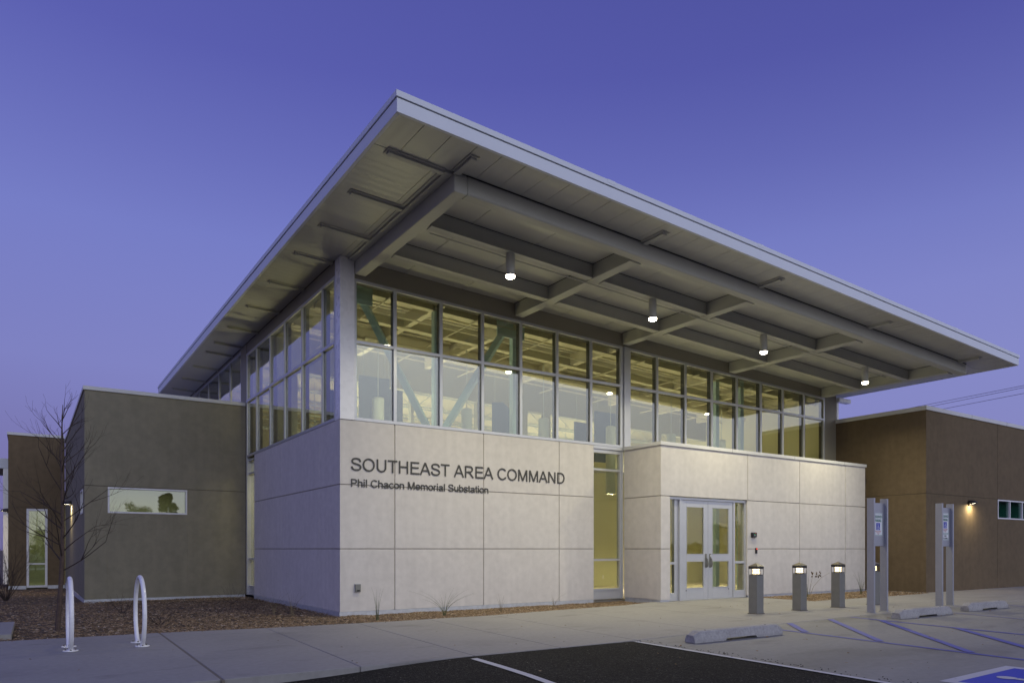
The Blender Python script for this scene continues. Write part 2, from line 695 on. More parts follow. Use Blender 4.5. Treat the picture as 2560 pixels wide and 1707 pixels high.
k.box(VX0 + .014, DX0 - .004, VY + .014, VY + .22, .06, 2.47)
k.box(DX1 + .012, VX1 - .014, VY + .014, VY + .22, .06, 2.455)
k.box(VX0 + .014, VX1 - .014, VY + .0141, VY + .2201, 2.474, 3.58)
k.box(VX0 + .0141, VX0 + .2, VY + .2202, -.02, .06, 3.58)
k.build('vestibule_backing', M['groove'], B)
rv = MB()
rv.box(DX1, DX1 + .011, VY + .004, VY + .3, .05, 2.43)
rv.build('door_reveal', M['stucco'], B)
cp = MB()
cp.box(VX0 - .03, VX1 + .03, VY - .03, VY + .26, 3.602, 3.685)
cp.box(VX0 - .031, VX0 + .22, VY + .262, -.022, 3.602, 3.685)
cp.box(VX1 - .2, VX1 + .031, VY + .262, .0, 3.602, 3.685)
cp.build('coping', M['coping'], B, bevel=.004)
for x in (9.6, 12.1, 14.4):
    MB().box(x, x + .006, VY - .0312, VY + .2, 3.600, 3.6865).build('coping_seam', M['dk'], B)
rf_ = MB()
rf_.box(VX0 + .22, VX1 - .2, VY + .26, -.02, 3.45, 3.59)
rf_.build('vestibule_roof', M['coping'], B)
fl = MB()
fl.box(VX0 - .01, DX0 - .02, VY + .012, VY + .1, -.06, .048)
fl.build('base_flashing', M['flash'], B)
fl = MB()
fl.box(DX1 + .04, VX1 + .01, VY + .012, VY + .1, -.06, .048)
fl.build('base_flashing', M['flash'], B)
fl = MB()
fl.box(VX0 + .012, VX0 + .1, VY + .1005, -.03, -.06, .048)
fl.build('base_flashing', M['flash'], B)


# ---------------------------------------------------------------- curtain walls
def pane(parent, x0, x1, z0a, z0b, z1a, z1b, y, axis='y', m='glass', th=.008):
    """glass slab between x0..x1 (or along y), bottom z at both ends, top z at both ends"""
    mb = MB()
    if axis == 'y':
        mb.hexa([(x0, y, z0a), (x1, y, z0b), (x1, y + th, z0b), (x0, y + th, z0a),
                 (x0, y, z1a), (x1, y, z1b), (x1, y + th, z1b), (x0, y + th, z1a)])
    else:
        mb.hexa([(y, x0, z0a), (y + th, x0, z0a), (y + th, x1, z0b), (y, x1, z0b),
                 (y, x0, z1a), (y + th, x0, z1a), (y + th, x1, z1b), (y, x1, z1b)])
    return mb.build('pane', M[m], parent)


SILL0, SILL1 = 3.672, 3.730
MID0, MID1 = 5.142, 5.202
YF0, YF1, YG = -.012, .026, .029     # mullion front, back, glass plane


def front_window(xs, end_l, end_r, zb):
    f, gk = MB(), MB()
    w_ = .033
    f.sbox(end_l, end_r, YF0, YF1, lambda x: zb, lambda x: SILL1)
    f.sbox(end_l, end_r, YF0 + .001, YF1, lambda x: MID0, lambda x: MID1)
    f.sbox(end_l, end_r, YF0 + .0005, YF1, lambda x: ZH(x), lambda x: ZH(x) + .06)
    gk.sbox(end_l + .002, end_r - .002, .027, .15, lambda x: zb + .01, lambda x: SILL1 - .006)
    gk.sbox(end_l + .002, end_r - .002, .027, .15, lambda x: MID0 + .006, lambda x: MID1 - .006)
    gk.sbox(end_l + .002, end_r - .002, .027, .15, lambda x: ZH(x) + .004, lambda x: ZH(x) + .058)
    for x in xs:
        gk.sbox(max(x - w_ + .006, end_l + .003), min(x + w_ - .006, end_r - .003), .0275, .149, lambda q: zb + .02, lambda q: ZH(q) + .02)
    for i, x in enumerate(xs):
        for (za, zb_) in ((SILL1 + .0002, MID0 - .0002), (MID1 + .0002, None)):
            a, b_ = max(x - w_, end_l), min(x + w_, end_r)
            f.sbox(a, b_, YF0 + .002, YF1, lambda q: za, (lambda q: zb_) if zb_ else (lambda q: ZH(q) - .0003))
    o = f.build('curtain_wall', M['alum'], B, bevel=.002)
    gk.build('inner_mullion', M['dk'], o)
    for i in range(len(xs) - 1):
        a, b_ = xs[i] + w_ * .9, xs[i + 1] - w_ * .9
        pane(o, a, b_, SILL1 - .005, SILL1 - .005, MID0 + .005, MID0 + .005, YG)
        pane(o, a, b_, MID1 - .005, MID1 - .005, ZH(a) + .005, ZH(b_) + .005, YG)
    return o


front_window([.295, 1.129, 2.153, 3.150, 4.138, 5.139, 6.140, 7.085], .283, 7.115, SILL0)
front_window([7.355, 8.302, 9.322, 10.330, 11.343, 12.372, 13.366, 14.380, 15.385], 7.330, 15.42, 3.60)

cl = MB()
cl.sbox(-.006, .281, -.022, .20, lambda x: 3.672, lambda x: ZS(x) - .002)
cl.build('corner_column', M['white'], B, bevel=.003)
cl = MB()
cl.sbox(-.004, .2, .2005, .255, lambda x: 3.672, lambda x: ZS(x) - .002)
cl.build('column_side', M['fascia'], B)
cl = MB()
cl.sbox(7.165, 7.328, -.030, .20, lambda x: 3.604, lambda x: ZH(x) + .06)
cl.sbox(7.118, 7.164, .012, .20, lambda x: 0.02, lambda x: ZH(x) + .055)
cl.build('wall_column', M['alum'], B, bevel=.003)
cl = MB()
cl.sbox(15.422, 15.56, -.018, .20, lambda x: 3.62, lambda x: ZS(x) - .002)
cl.sbox(15.561, 16.0, -.010, .30, lambda x: 3.62, lambda x: ZS(x) - .002)
cl.build('end_column', M['band'], B, bevel=.003)
cl = MB()
cl.box(15.49, 15.985, .0, .2, 0, 3.62)
cl.build('return_wall', M['brown'], B)

# band between window head and soffit
bd = MB()
bd.sbox(.283, 15.42, .004, .20, lambda x: ZH(x) + .0605, lambda x: ZS(x) - .002)
bd.build('head_band', M['band'], B)

# recess glazing strip on the front
f = MB()
RX0, RX1, RY = 6.217, 7.117, .035
f.box(RX0, RX1, -.004, .12, 3.595, 3.671)
f.box(RX0, RX1, .03, .12, 3.595 - .09, 3.594)
for a, b_ in ((3.085, 3.135), (.935, .985), (.225, .275)):
    f.box(RX0, RX1, RY, RY + .11, a, b_)
f.box(RX0, RX1, RY + .012, RY + .1, .02, .224)
f.box(RX0 - .001, RX0 + .035, RY + .002, RY + .109, .275, 3.50)
f.box(RX1 - .045, RX1, RY + .002, RY + .109, .275, 3.50)
o = f.build('recessed_window', M['alum'], B, bevel=.002)
for a, b_ in ((3.13, 3.51), (.98, 3.09), (.27, .94)):
    pane(o, RX0 + .03, RX1 - .04, a, a, b_, b_, RY + .06, m='glassd')

# left glazing (faces -X)
f = MB()
ys = [.27, .976, 2.267, 3.543, 4.734, 5.992, 6.945]
XF, XB, XG = -.012, .026, .029
HL = 6.385


def lbox(mb, y0, y1, z0, z1, x0=XF, x1=XB):
    mb.box(x0, x1, y0, y1, z0, z1)


lbox(f, .256, 7.0, 3.672, 3.730)
lbox(f, .256, 7.0, MID0, MID1, XF + .001)
lbox(f, .256, 7.0, HL, HL + .06, XF + .0005)
for y in ys:
    for a, b_ in ((3.7302, MID0 - .0002), (MID1 + .0002, HL - .0002)):
        lbox(f, y - .03 if y > .3 else .257, y + .03, a, b_, XF + .002)
gk = MB()
for a, b_ in ((3.68, 3.724), (MID0 + .006, MID1 - .006), (HL + .004, HL + .058)):
    gk.box(.027, .15, .26, 6.99, a, b_)
for y in ys:
    gk.box(.0275, .149, max(.262, y - .024), y + .024, 3.69, HL + .03)
# full height strip below, between block and wing
for a, b_ in ((3.56, 3.60), (3.20, 3.25), (.93, .98), (.20, .25)):
    lbox(f, 6.225, 6.92, a, b_, .03, .14)
lbox(f, 6.225, 6.92, .0, .19, .05, .13)
lbox(f, 6.92, 7.0, .0, 3.671, -.010, .14)
o = f.build('curtain_wall', M['alum'], B, bevel=.002)
gk.build('inner_mullion', M['dk'], o)
for i in range(len(ys) - 1):
    a, b_ = ys[i] + .027, ys[i + 1] - .027
    pane(o, a, b_, 3.725, 3.725, MID0 + .005, MID0 + .005, XG, 'x')
    pane(o, a, b_, MID1 - .005, MID1 - .005, HL + .005, HL + .005, XG, 'x')
for a, b_ in ((3.245, 3.565), (.975, 3.205), (.245, .935)):
    pane(o, 6.22, 6.925, a, a, b_, b_, .09, 'x', m='glassd')
bd = MB()
bd.box(.004, .19, .2555, 7.0, HL + .0605, ZS(.19) - .004)
bd.build('head_band', M['band'], B)
cl = MB()
cl.box(-.006, .25, 7.002, 7.60, 0, ZS(.25) - .004)
cl.build('side_column', M['band'], B)
# far clerestory over the wing
f = MB()
cy = [7.63, 8.947, 10.438, 12.003, 13.515, 14.9]
HC = 6.60
lbox(f, 7.601, 15.0, HC, HC + .06, .0)
lbox(f, 7.601, 15.0, 4.9, 5.0, .0)
for y in cy:
    lbox(f, y - .03, y + .03, 5.001, HC - .0005, .002)
o = f.build('curtain_wall', M['alum'], B)
for i in range(len(cy) - 1):
    pane(o, cy[i] + .027, cy[i + 1] - .027, 4.99, 4.99, HC + .01, HC + .01, .029, 'x')
bd = MB()
bd.box(.01, .19, 7.601, 15.3, HC + .0605, ZS(.19) - .004)
bd.box(.01, .19, 15.001, 15.3, 0, HC + .0604)
bd.box(.01, .19, 7.601, 15.0, 0, 4.899)
bd.build('head_band', M['band'], B)
# back and right walls of the hall
bw = MB()
bw.sbox(.19, 15.98, 15.0, 15.2, lambda x: 0, lambda x: ZS(x) - .005)
bw.box(15.78, 15.98, .31, 14.999, 0, ZS(15.98) - .004)
bw.build('hall_wall', M['yellow'], B)

# ---------------------------------------------------------------- roof and canopy
RXL, RXR, RYF, RYB = -.995, 16.79, -4.70, 15.55
so = MB()
# left overhang pans (run along X), right/front overhang pans (run along Y), canopy field
gap = .006
y = RYF + .9
Y0 = -3.83


def soff(x0, x1, y0, y1):
    so.sbox(x0, x1, y0, y1, lambda x: ZS(x), lambda x: ZS(x) + .03)


yy = Y0
while yy < RYB - .05:
    y2 = min(yy + .405, RYB - .03)
    soff(RXL + .02, .0, yy, y2 - .0012)
    yy += .405
so.build('soffit', M['soffit_side'], B)
so = MB()
xx = RXL + .02
while xx < RXR - .05:
    x2 = min(xx + .405, RXR - .02)
    soff(xx, x2 - .008, RYF + .02, Y0 - .010)
    xx += .405
so.build('soffit', M['soffit_front'], B)
so = MB()
xx = .008
for x2 in [1.33, 2.65, 3.97, 5.19, 6.41, 7.63, 8.85, 10.07, 11.29, 12.51, 13.73, 14.95, 16.0]:
    soff(xx, x2 - .012, Y0, -.002)
    xx = x2
soff(16.006, RXR - .02, Y0, RYB - .03)
SOF = so.build('soffit', M['soffit'], B)
dk = MB()
dk.sbox(RXL + .05, RXR - .05, RYF + .05, RYB - .05, lambda x: ZS(x) + .031, lambda x: ZS(x) + .05)
dk.build('soffit_backing', M['dk'], B)
rf2 = MB()
rf2.sbox(RXL + .03, RXR - .03, RYF + .03, RYB - .03, lambda x: ZS(x) + .051, lambda x: ZS(x) + .245)
ROOF = rf2.build('roof', M['coping'], B)
fa = MB()
fa2 = MB()
fs = MB()
zb, zt = (lambda x: ZS(x) - .012), (lambda x: ZS(x) + .168)
zb2, zt2 = (lambda x: ZS(x) + .180), (lambda x: ZS(x) + .262)
for (mb, za, zc, d_) in ((fa, zb, zt, 0), (fa2, zb2, zt2, -.014), (fs, zt, zb2, .012)):
    e_ = .0006 if mb is fs else 0
    za_ = (lambda q: (lambda x: q(x) - e_))(za)
    zc_ = (lambda q: (lambda x: q(x) + e_))(zc)
    mb.sbox(RXL + d_, RXR - d_, RYF + d_, RYF + .05, za_, zc_)
    mb.sbox(RXL + d_, RXR - d_, RYB - .05, RYB - d_, za_, zc_)
    mb.sbox(RXL + d_, RXL + .05, RYF + .0505, RYB - .0505, za_, zc_)
    mb.sbox(RXR - .05, RXR - d_, RYF + .0505, RYB - .0505, za_, zc_)
fa.build('fascia', M['fascia'], ROOF, bevel=.002)
fa2.build('roof_edge', M['fascia'], ROOF, bevel=.003)
fs.build('shadow_gap', M['dk'], ROOF)
# fascia seams
sm = MB()
for x in (2.6, 6.2, 9.8, 13.4):
    sm = MB()
    sm.sbox(x, x + .006, RYF - .0012, RYF + .01, lambda q: zb(q) + .004, lambda q: zt(q) - .004)
    sm.build('fascia_seam', M['fascia'], ROOF)
    sm = MB()
    sm.sbox(x - .08, x + .08, RYF - .0165, RYF + .01, lambda q: zt2(q) - .05, lambda q: zt2(q) + .004)
    sm.build('edge_clip', M['fascia'], ROOF)
for y in (1.1, 4.9, 8.6, 12.3, 14.0):
    MB().box(RXL - .0012, RXL + .01, y, y + .006, ZS(RXL) - .008, ZS(RXL) + .164).build('fascia_seam', M['fascia'], ROOF)

# beams under the canopy
D = .285


def beam(name, x0, x1, y0, y1, dep=D, top=.0015, m='steel', bev=.006):
    mb = MB()
    mb.sbox(x0, x1, y0, y1, lambda x: ZS(x) - dep, lambda x: ZS(x) - top)
    sh_ = MB()
    sh_.sbox(x0 - .010, x1 + .010, y0 - .010, y1 + .010, lambda x: ZS(x) - .007, lambda x: ZS(x) - .0009)  # black strip paints the shadow line where beam meets soffit
    o_ = mb.build(name, M[m], B, bevel=bev)
    sh_.build('shadow_strip', M['dk'], o_)
    return o_


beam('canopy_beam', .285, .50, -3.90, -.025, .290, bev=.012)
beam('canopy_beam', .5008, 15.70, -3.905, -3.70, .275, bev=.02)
# joists along the facade: web with flanges (channels)
XB_ = [(3.965, 4.175), (7.11, 7.31), (10.98, 11.20), (15.20, 15.42)]
edges = [.5008]
for a, b_ in XB_:
    edges += [a - .0005, b_ + .0005]
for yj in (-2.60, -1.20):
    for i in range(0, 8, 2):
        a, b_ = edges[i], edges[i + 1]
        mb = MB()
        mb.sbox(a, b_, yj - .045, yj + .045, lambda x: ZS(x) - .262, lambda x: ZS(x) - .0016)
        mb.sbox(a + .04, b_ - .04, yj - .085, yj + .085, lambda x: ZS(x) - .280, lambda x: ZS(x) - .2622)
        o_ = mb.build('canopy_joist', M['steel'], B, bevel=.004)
        MB().sbox(a + .002, b_ - .002, yj - .055, yj + .055, lambda x: ZS(x) - .0075, lambda x: ZS(x) - .0007).build('shadow_strip', M['dk'], o_)  # black strip in place of the shade above the joist
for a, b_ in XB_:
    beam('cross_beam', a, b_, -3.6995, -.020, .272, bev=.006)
    mb = MB()
    mb.sbox(a - .035, b_ + .035, -3.69, -3.62, lambda x: ZS(x) - .288, lambda x: ZS(x) - .2725)
    mb.build('bearing_plate', M['steel'], B)
# small outriggers
for x in (.32, 4.07, 7.21, 11.09, 15.31):
    mb = MB()
    mb.sbox(x - .05, x + .05, -4.40, -3.906, lambda q: ZS(q) - .052, lambda q: ZS(q) - .0015)
    mb.sbox(x - .085, x + .085, -4.43, -3.906, lambda q: ZS(q) - .0148, lambda q: ZS(q) - .001)
    mb.build('outrigger', M['steel'], B, bevel=.003)
for y in (-3.80, -2.41, -1.02, .40, 2.14, 3.96, 5.85, 7.48, 8.58, 10.5, 12.4, 14.2):
    mb = MB()
    xe = .15 if y < 0 else -.008
    mb.sbox(-.72, xe, y - .045, y + .045, lambda q: ZS(q) - .050, lambda q: ZS(q) - .0015)
    mb.sbox(-.75, xe, y - .085, y + .085, lambda q: ZS(q) - .0145, lambda q: ZS(q) - .001)
    mb.build('outrigger', M['steel'], B, bevel=.003)
mb = MB()
mb.sbox(.155, .2845, -3.86, -.03, lambda q: ZS(q) - .046, lambda q: ZS(q) - .0018)
mb.sbox(.10, .154, -3.86, -.03, lambda q: ZS(q) - .013, lambda q: ZS(q) - .0012)
mb.build('ledger', M['steel'], B, bevel=.003)
# conduit that feeds the canopy lights
mb = MB()
mb.tube([(x, -2.50, ZS(x) - .315) for x in [.6 + .55 * i for i in range(26)]], .011, 6)
mb.build('conduit', M['steel'], B, smooth=True)
# gutter spout at the right end
mb = MB()
mb.box(16.01, 16.62, -.12, .05, 5.78, 5.90)
mb.box(16.02, 16.12, -.02, .04, 5.24, 5.78)
mb.build('gutter', M['white'], B)


# ---------------------------------------------------------------- wings
def wing_walls(mb, x0, x1, yf, yb, z1, zg, opening=None, xs=(), g_=.006):
    """front wall panels facing -Y; opening=(xa,xb,za,zb) cut out"""
    X = [x0] + list(xs) + [x1]
    for i in range(len(X) - 1):
        a = X[i] + (g_ if i else 0)
        b_ = X[i + 1] - (g_ if i < len(X) - 2 else 0)
        mb.box(a, b_, yf, yf + .15, zg + g_, z1)
        if opening and a < opening[1] and b_ > opening[0]:
            xa, xb, za, zb_ = opening
            xa, xb = max(a, xa), min(b_, xb)
            if xa > a:
                mb.box(a, xa, yf, yf + .15, 0, zg - g_)
            if xb < b_:
                mb.box(xb, b_, yf, yf + .15, 0, zg - g_)
            if za > .05:
                mb.box(xa, xb, yf, yf + .15, 0, za)
            if zb_ < zg - g_ - .01:
                mb.box(xa, xb, yf, yf + .15, zb_, zg - g_)
        else:
            mb.box(a, b_, yf, yf + .15, 0, zg - g_)


def window_unit(x0, x1, z0, z1, yf, mull=(), m='wframe', fr=.04, gm='glassw', rails=(), name='window'):
    f = MB()
    f.box(x0, x1, yf - .012, yf + .10, z0, z0 + fr)
    f.box(x0, x1, yf - .012, yf + .10, z1 - fr, z1)
    f.box(x0, x0 + fr, yf - .011, yf + .10, z0 + fr, z1 - fr)
    f.box(x1 - fr, x1, yf - .011, yf + .10, z0 + fr, z1 - fr)
    xs = [x0 + fr] + list(mull) + [x1 - fr]
    for q in mull:
        f.box(q - .02, q + .02, yf - .005, yf + .09, z0 + fr, z1 - fr)
    for q in rails:
        f.box(x0 + fr, x1 - fr, yf - .006, yf + .09, q - .025, q + .025)
    o = f.build(name, M[m], B, bevel=.003)
    for i in range(len(xs) - 1):
        zz = [z0 + fr] + list(rails) + [z1 - fr]
        for j in range(len(zz) - 1):
            pane(o, xs[i] - .005, xs[i + 1] + .005, zz[j] - .004, zz[j] - .004, zz[j + 1] + .004, zz[j + 1] + .004, yf + .05, m=gm)
    return o


# left wing
WY, WXL = 7.075, -3.757
w = MB()
wing_walls(w, WXL, -.012, WY, 0, 5.055, 2.752, (-3.264, -1.465, 2.10, 2.735))
# left face of the wing with window opening (y 7.62..8.5, z 2.1..2.7)
for (a, b_, c, e) in ((WY + .1505, 17.70, 2.758, 5.055), (WY + .1505, 7.62, 0, 2.746), (8.50, 17.70, 0, 2.746),
                      (7.62, 8.50, 0, 2.10), (7.62, 8.50, 2.70, 2.746)):
    w.box(WXL, WXL + .15, a, b_, c, e)
w.build('wing_wall', M['taupe'], B, bevel=.003)
k = MB()
k.box(WXL + .014, -.03, WY + .014, WY + .14, 2.74, 2.764)
k.box(WXL + .0141, WXL + .14, WY + .1506, 17.69, 2.74, 2.764)
k.build('wall_backing', M['groove_dark'], B)
cp = MB()
cp.box(WXL - .03, -.014, WY - .03, WY + .25, 5.057, 5.150)
cp.box(WXL - .031, WXL + .22, WY + .252, 17.70, 5.057, 5.150)
cp.build('coping', M['coping'], B, bevel=.004)
r_ = MB()
r_.box(WXL + .152, -.02, WY + .152, 17.7, 4.70, 4.80)
r_.build('wing_roof', M['coping'], B)
fl = MB()
fl.box(WXL - .01, -.02, WY - .010, WY + .1, -.20, -.002)
fl.box(WXL - .0101, WXL + .1, WY + .101, 17.69, -.20, -.002)
fl.build('base_flashing', M['flash'], B)
window_unit(-3.264, -1.465, 2.100, 2.735, WY)
f = MB()
f.box(WXL - .012, WXL + .06, 7.62, 8.50, 2.10, 2.14)
f.box(WXL - .012, WXL + .06, 7.62, 8.50, 2.66, 2.70)
f.box(WXL - .011, WXL + .06, 7.62, 7.66, 2.14, 2.66)
f.box(WXL - .011, WXL + .06, 8.46, 8.50, 2.14, 2.66)
o = f.build('window', M['wframe'], B)
pane(o, 7.655, 8.465, 2.135, 2.135, 2.665, 2.665, WXL + .04, 'x', m='glassw')
# room behind the wing window
rm = MB()
rm.box(-3.60, -.03, 10.6, 10.7, 0, 3.2)
rm.box(-3.60, -.03, WY + .16, 10.59, 3.02, 3.10)
rm.box(-3.60, -.03, WY + .16, 10.59, .0, .05)
rm.build('wing_room', M['cream'], B)

# far left volume with tall window
FY = 17.71
w = MB()
for (a, b_, c, e) in ((-5.457, WXL - .012, 2.69, 5.215), (-5.457, -4.923, -.2, 2.678), (-4.297, WXL - .012, -.2, 2.678), (-4.923, -4.297, 2.645, 2.678)):
    w.box(a, b_, FY, FY + .15, c, e)
w.box(-5.457, -5.30, FY + .1505, FY + 6, -.2, 5.215)
w.build('wing_wall', M['brown'], B, bevel=.003)
k = MB()
k.box(-5.44, WXL - .02, FY + .014, FY + .13, 2.66, 2.70)
k.build('wall_backing', M['groove_dark'], B)
cp = MB()
cp.box(-5.49, WXL - .034, FY - .03, FY + .2, 5.217, 5.31)
cp.box(-5.491, -5.27, FY + .201, FY + 6, 5.217, 5.31)
cp.build('coping', M['coping'], B)
fl = MB()
fl.box(-5.465, -4.93, FY - .012, FY + .1, -.2, -.08)
fl.build('base_flashing', M['flash'], B)
fl = MB()
fl.box(-4.29, WXL - .02, FY - .012, FY + .1, -.2, -.08)
fl.build('base_flashing', M['flash'], B)
window_unit(-4.923, -4.297, -.15, 2.645, FY, rails=(.69,), fr=.075, gm='glassw')
rm = MB()
rm.box(-5.2, -3.0, FY + 3.0, FY + 3.1, -.1, 3.0)
rm.box(-5.2, -3.0, FY + .16, FY + 2.99, 2.9, 3.0)
rm.box(-5.2, -3.0, FY + .16, FY + 2.99, -.18, -.1)
rm.box(-3.1, -3.0, FY + .16, FY + 2.99, -.1, 2.9)
rm.box(-5.3, -5.2, FY + .16, FY + 2.99, -.1, 2.9)
rm.build('corner_room', M['yellow'], B)
# entrance porch at the far left edge
pc = MB()
pc.box(-14.0, -5.50, 20.0, 23.4, 4.24, 4.61)
pc.build('porch_roof', M['fascia'], B)
pc = MB()
pc.box(-5.655, -5.50, 20.02, 20.17, -.1, 4.239)
pc.build('porch_column', M['white'], B)

# right wing
RX, RYW = 15.993, -2.73
w = MB()
wing_walls(w, RX, 32, RYW, 0, 5.105, 2.775, (20.334, 23.97, 2.155, 2.769), xs=(20.326,))
for (c, e) in ((0, 2.769), (2.781, 5.105)):
    w.box(RX, RX + .15, RYW + .1505, 6.0, c, e)
w.build('wing_wall', M['brown'], B, bevel=.003)
k = MB()
k.box(RX + .014, 31.9, RYW + .014, RYW + .14, 2.76, 2.79)
k.box(RX + .0141, RX + .14, RYW + .1411, 6, 2.76, 2.79)
k.box(20.31, 20.332, RYW + .0142, RYW + .1402, 0.05, 5.09)
k.build('wall_backing', M['groove_dark'], B)
cp = MB()
cp.box(RX - .03, 32, RYW - .03, RYW + .25, 5.107, 5.222)
cp.box(RX - .031, RX + .22, RYW + .252, 6, 5.107, 5.222)
cp.build('coping', M['coping'], B, bevel=.004)
for x in (18.6, 20.9, 23.6):
    MB().box(x, x + .007, RYW - .0312, RYW + .2, 5.104, 5.2235).build('coping_seam', M['dk'], B)
r_ = MB()
r_.box(RX + .152, 32, RYW + .152, 6, 4.75, 4.85)
r_.build('wing_roof', M['coping'], B)
fl = MB()
fl.box(RX - .01, 32, RYW - .014, RYW + .1, -.05, -.0015)
fl.box(RX - .0101, RX + .1, RYW + .101, -.1, -.05, -.0015)
fl.build('base_flashing', M['flash'], B)
window_unit(20.34, 23.96, 2.160, 2.765, RYW, mull=(21.204, 22.1, 23.0), gm='glassr')
rm = MB()
rm.box(20.3, 24.0, RYW + .30, RYW + .32, 2.0, 2.9)
rm.build('window_blind', M['blind'], B)

# ---------------------------------------------------------------- doors and sidelights
DYF = -1.185


def leaf(x0, x1, hinge_left):
    root = MB()
    y0, y1 = DYF, DYF + .045
    s_, t_ = .135, .140
    gx0, gx1 = x0 + .145, x1 - .150
    root.box(x0, gx0, y0, y1, .018, 2.372)
    root.box(gx1, x1, y0, y1, .018, 2.372)
    root.box(gx0, gx1, y0, y1, 2.225, 2.372)
    root.box(gx0, gx1, y0, y1, .93, 1.09)
    root.box(gx0, gx1, y0, y1, .018, .285)
    o = root.build('door', M['alum'], B, bevel=.002)
    b_ = MB()
    for (a, c) in ((.285, .93), (1.09, 2.225)):
        for q in ((gx0, gx1, a, a + .012), (gx0, gx1, c - .012, c), (gx0, gx0 + .012, a + .012, c - .012), (gx1 - .012, gx1, a + .012, c - .012)):
            b_.box(q[0], q[1], y0 - .007, y0 + .02, q[2], q[3])
    b_.build('glazing_bead', M['alum'], o)
    for (a, c) in ((.285, .93), (1.09, 2.225)):
        pane(o, gx0, gx1, a, a, c, c, y0 + .02, m='glassd')
    hx = x1 - .075 if hinge_left else x0 + .065
    h = MB()
    h.box(hx - .026, hx + .026, y0 - .014, y0 - .0005, .77, 1.105)
    h.tube([(hx, y0 - .012, 1.0), (hx, y0 - .045, .985), (hx, y0 - .062, .93), (hx + .004, y0 - .062, .86), (hx + .004, y0 - .045, .80), (hx, y0 - .012, .785)], [.014, .016, .018, .022, .020, .014], 8)
    h.build('handle', M['post'], o, smooth=True)
    if not hinge_left:
        h = MB()
        h.tube([(hx, y0 - .0145, 1.055), (hx, y0 - .026, 1.055)], .014, 12)
        h.build('lock_cylinder', M['white'], o)
    h = MB()
    bx = x0 + .145 if hinge_left else x1 - .15
    h.tube([(bx - .01, y0 - .0005, .235), (bx - .01, y0 - .012, .235)], .012, 8)
    h.build('door_stop', M['dk'], o)
    return o


leaf(7.925, 8.818, True)
leaf(8.826, 9.722, False)
f = MB()
f.box(DX0 + .002, DX1 - .002, DYF - .02, DYF + .12, 2.378, 2.437)
f.box(7.828, 7.919, DYF - .02, DYF + .12, 0.004, 2.3775)
f.box(9.728, 9.790, DYF - .02, DYF + .12, 0.004, 2.3775)
f.box(7.70, 7.8275, DYF + .03, DYF + .12, 0.004, 2.3775)
f.box(DX0 + .002, DX0 + .05, DYF - .019, DYF + .12, 0.004, 2.3775)
f.box(DX1 - .052, DX1 - .002, DYF - .019, DYF + .12, 0.004, 2.3775)
f.box(7.90, 9.74, DYF - .03, DYF + .10, .0035, .015)
f.build('door_frame', M['alum'], B, bevel=.002)
for (x0, x1) in ((DX0 + .05, 7.70), (9.7905, DX1 - .052)):
    f = MB()
    f.box(x0, x1, DYF - .012, DYF + .11, .86, .915)
    f.box(x0, x1, DYF - .012, DYF + .11, .006, .19)
    f.box(x0, x0 + .012, DYF - .011, DYF + .11, .189, .861)
    o = f.build('sidelight', M['alum'], B, bevel=.002)
    pane(o, x0, x1, .188, .188, .862, .862, DYF + .04, m='glassd')
    pane(o, x0, x1, .913, .913, 2.379, 2.379, DYF + .04, m='glassd')

# ---------------------------------------------------------------- interior of the hall
it = MB()
it.box(.21, 15.77, .13, 14.99, -.05, 0.01)
it.box(7.4, 15.3, -1.02, .1295, -.05, 0.011)
it.build('hall_floor', M['floor'], B)
it = MB()      # inner wall of the front hall with an opening into the bright room behind
ZT = lambda x: 5.70 - .0345 * x
it.sbox(.21, 15.76, 5.0, 5.14, lambda x: .011, lambda x: 3.795)
it.build('inner_wall', M['yellow'], B)
it = MB()
it.sbox(.21, 15.76, 4.98, 5.16, lambda x: ZT(x), lambda x: ZS(x) - .05)
it.build('inner_band', M['band2'], B)
it = MB()
for a_, b_ in ((.25, .75), (2.05, 2.3), (3.89, 3.97), (6.0, 6.26), (7.40, 7.80), (8.44, 8.68), (11.5, 11.8), (13.3, 13.5)):
    it.sbox(a_, b_, 4.99, 5.15, lambda x: 3.796, lambda x: ZT(x) - .0005)
it.build('inner_post', M['band2'], B)
# roof deck, ribbed
it = MB()
ZD = lambda x: ZS(x) + .028
n = 78
for i in range(n):
    y0 = .22 + i * .19
    if y0 + .11 > 14.95:
        break
    it.sbox(.20, 15.76, y0, y0 + .11, lambda x: ZS(x) - .045, lambda x: ZS(x) - .006)
it.sbox(.19, 15.77, .205, 14.99, lambda x: ZS(x) - .0055, lambda x: ZS(x) + .0)
it.build('roof_deck', M['ibeam'], B)
it = MB()
for y in (.62, 2.1, 3.55):
    it.sbox(.21, 15.76, y - .04, y + .04, lambda x: ZS(x) - .36, lambda x: ZS(x) - .0455)
    it.sbox(.21, 15.76, y - .09, y + .09, lambda x: ZS(x) - .378, lambda x: ZS(x) - .3602)
for x in (2.36, 4.36, 7.21, 11.09, 13.2, 15.3):
    it.box(x - .07, x + .07, .22, 4.97, ZS(x) - .34, ZS(x) - .0456)
it.build('roof_beam', M['ibeam'], B)
it = MB()
it.tube([(x, 2.95, ZS(x) - .50) for x in (1.7, 6, 11, 15.4)], .055, 10)
it.tube([(x, 3.2, ZS(x) - .46) for x in (2.1, 6, 11, 15.4)], .03, 8)
for y in (1.3, 4.1):
    it.tube([(x, y, ZS(x) - .42) for x in (.4, 6, 11, 15.6)], .018, 6)
for x in (1.2, 3.3, 5.3, 8.2, 10.2, 12.4, 14.3):
    it.tube([(x, y, ZS(x) - .40) for y in (.3, 2.5, 4.9)], .016, 6)
it.build('duct', M['ibeam'], B, smooth=True)
it = MB()
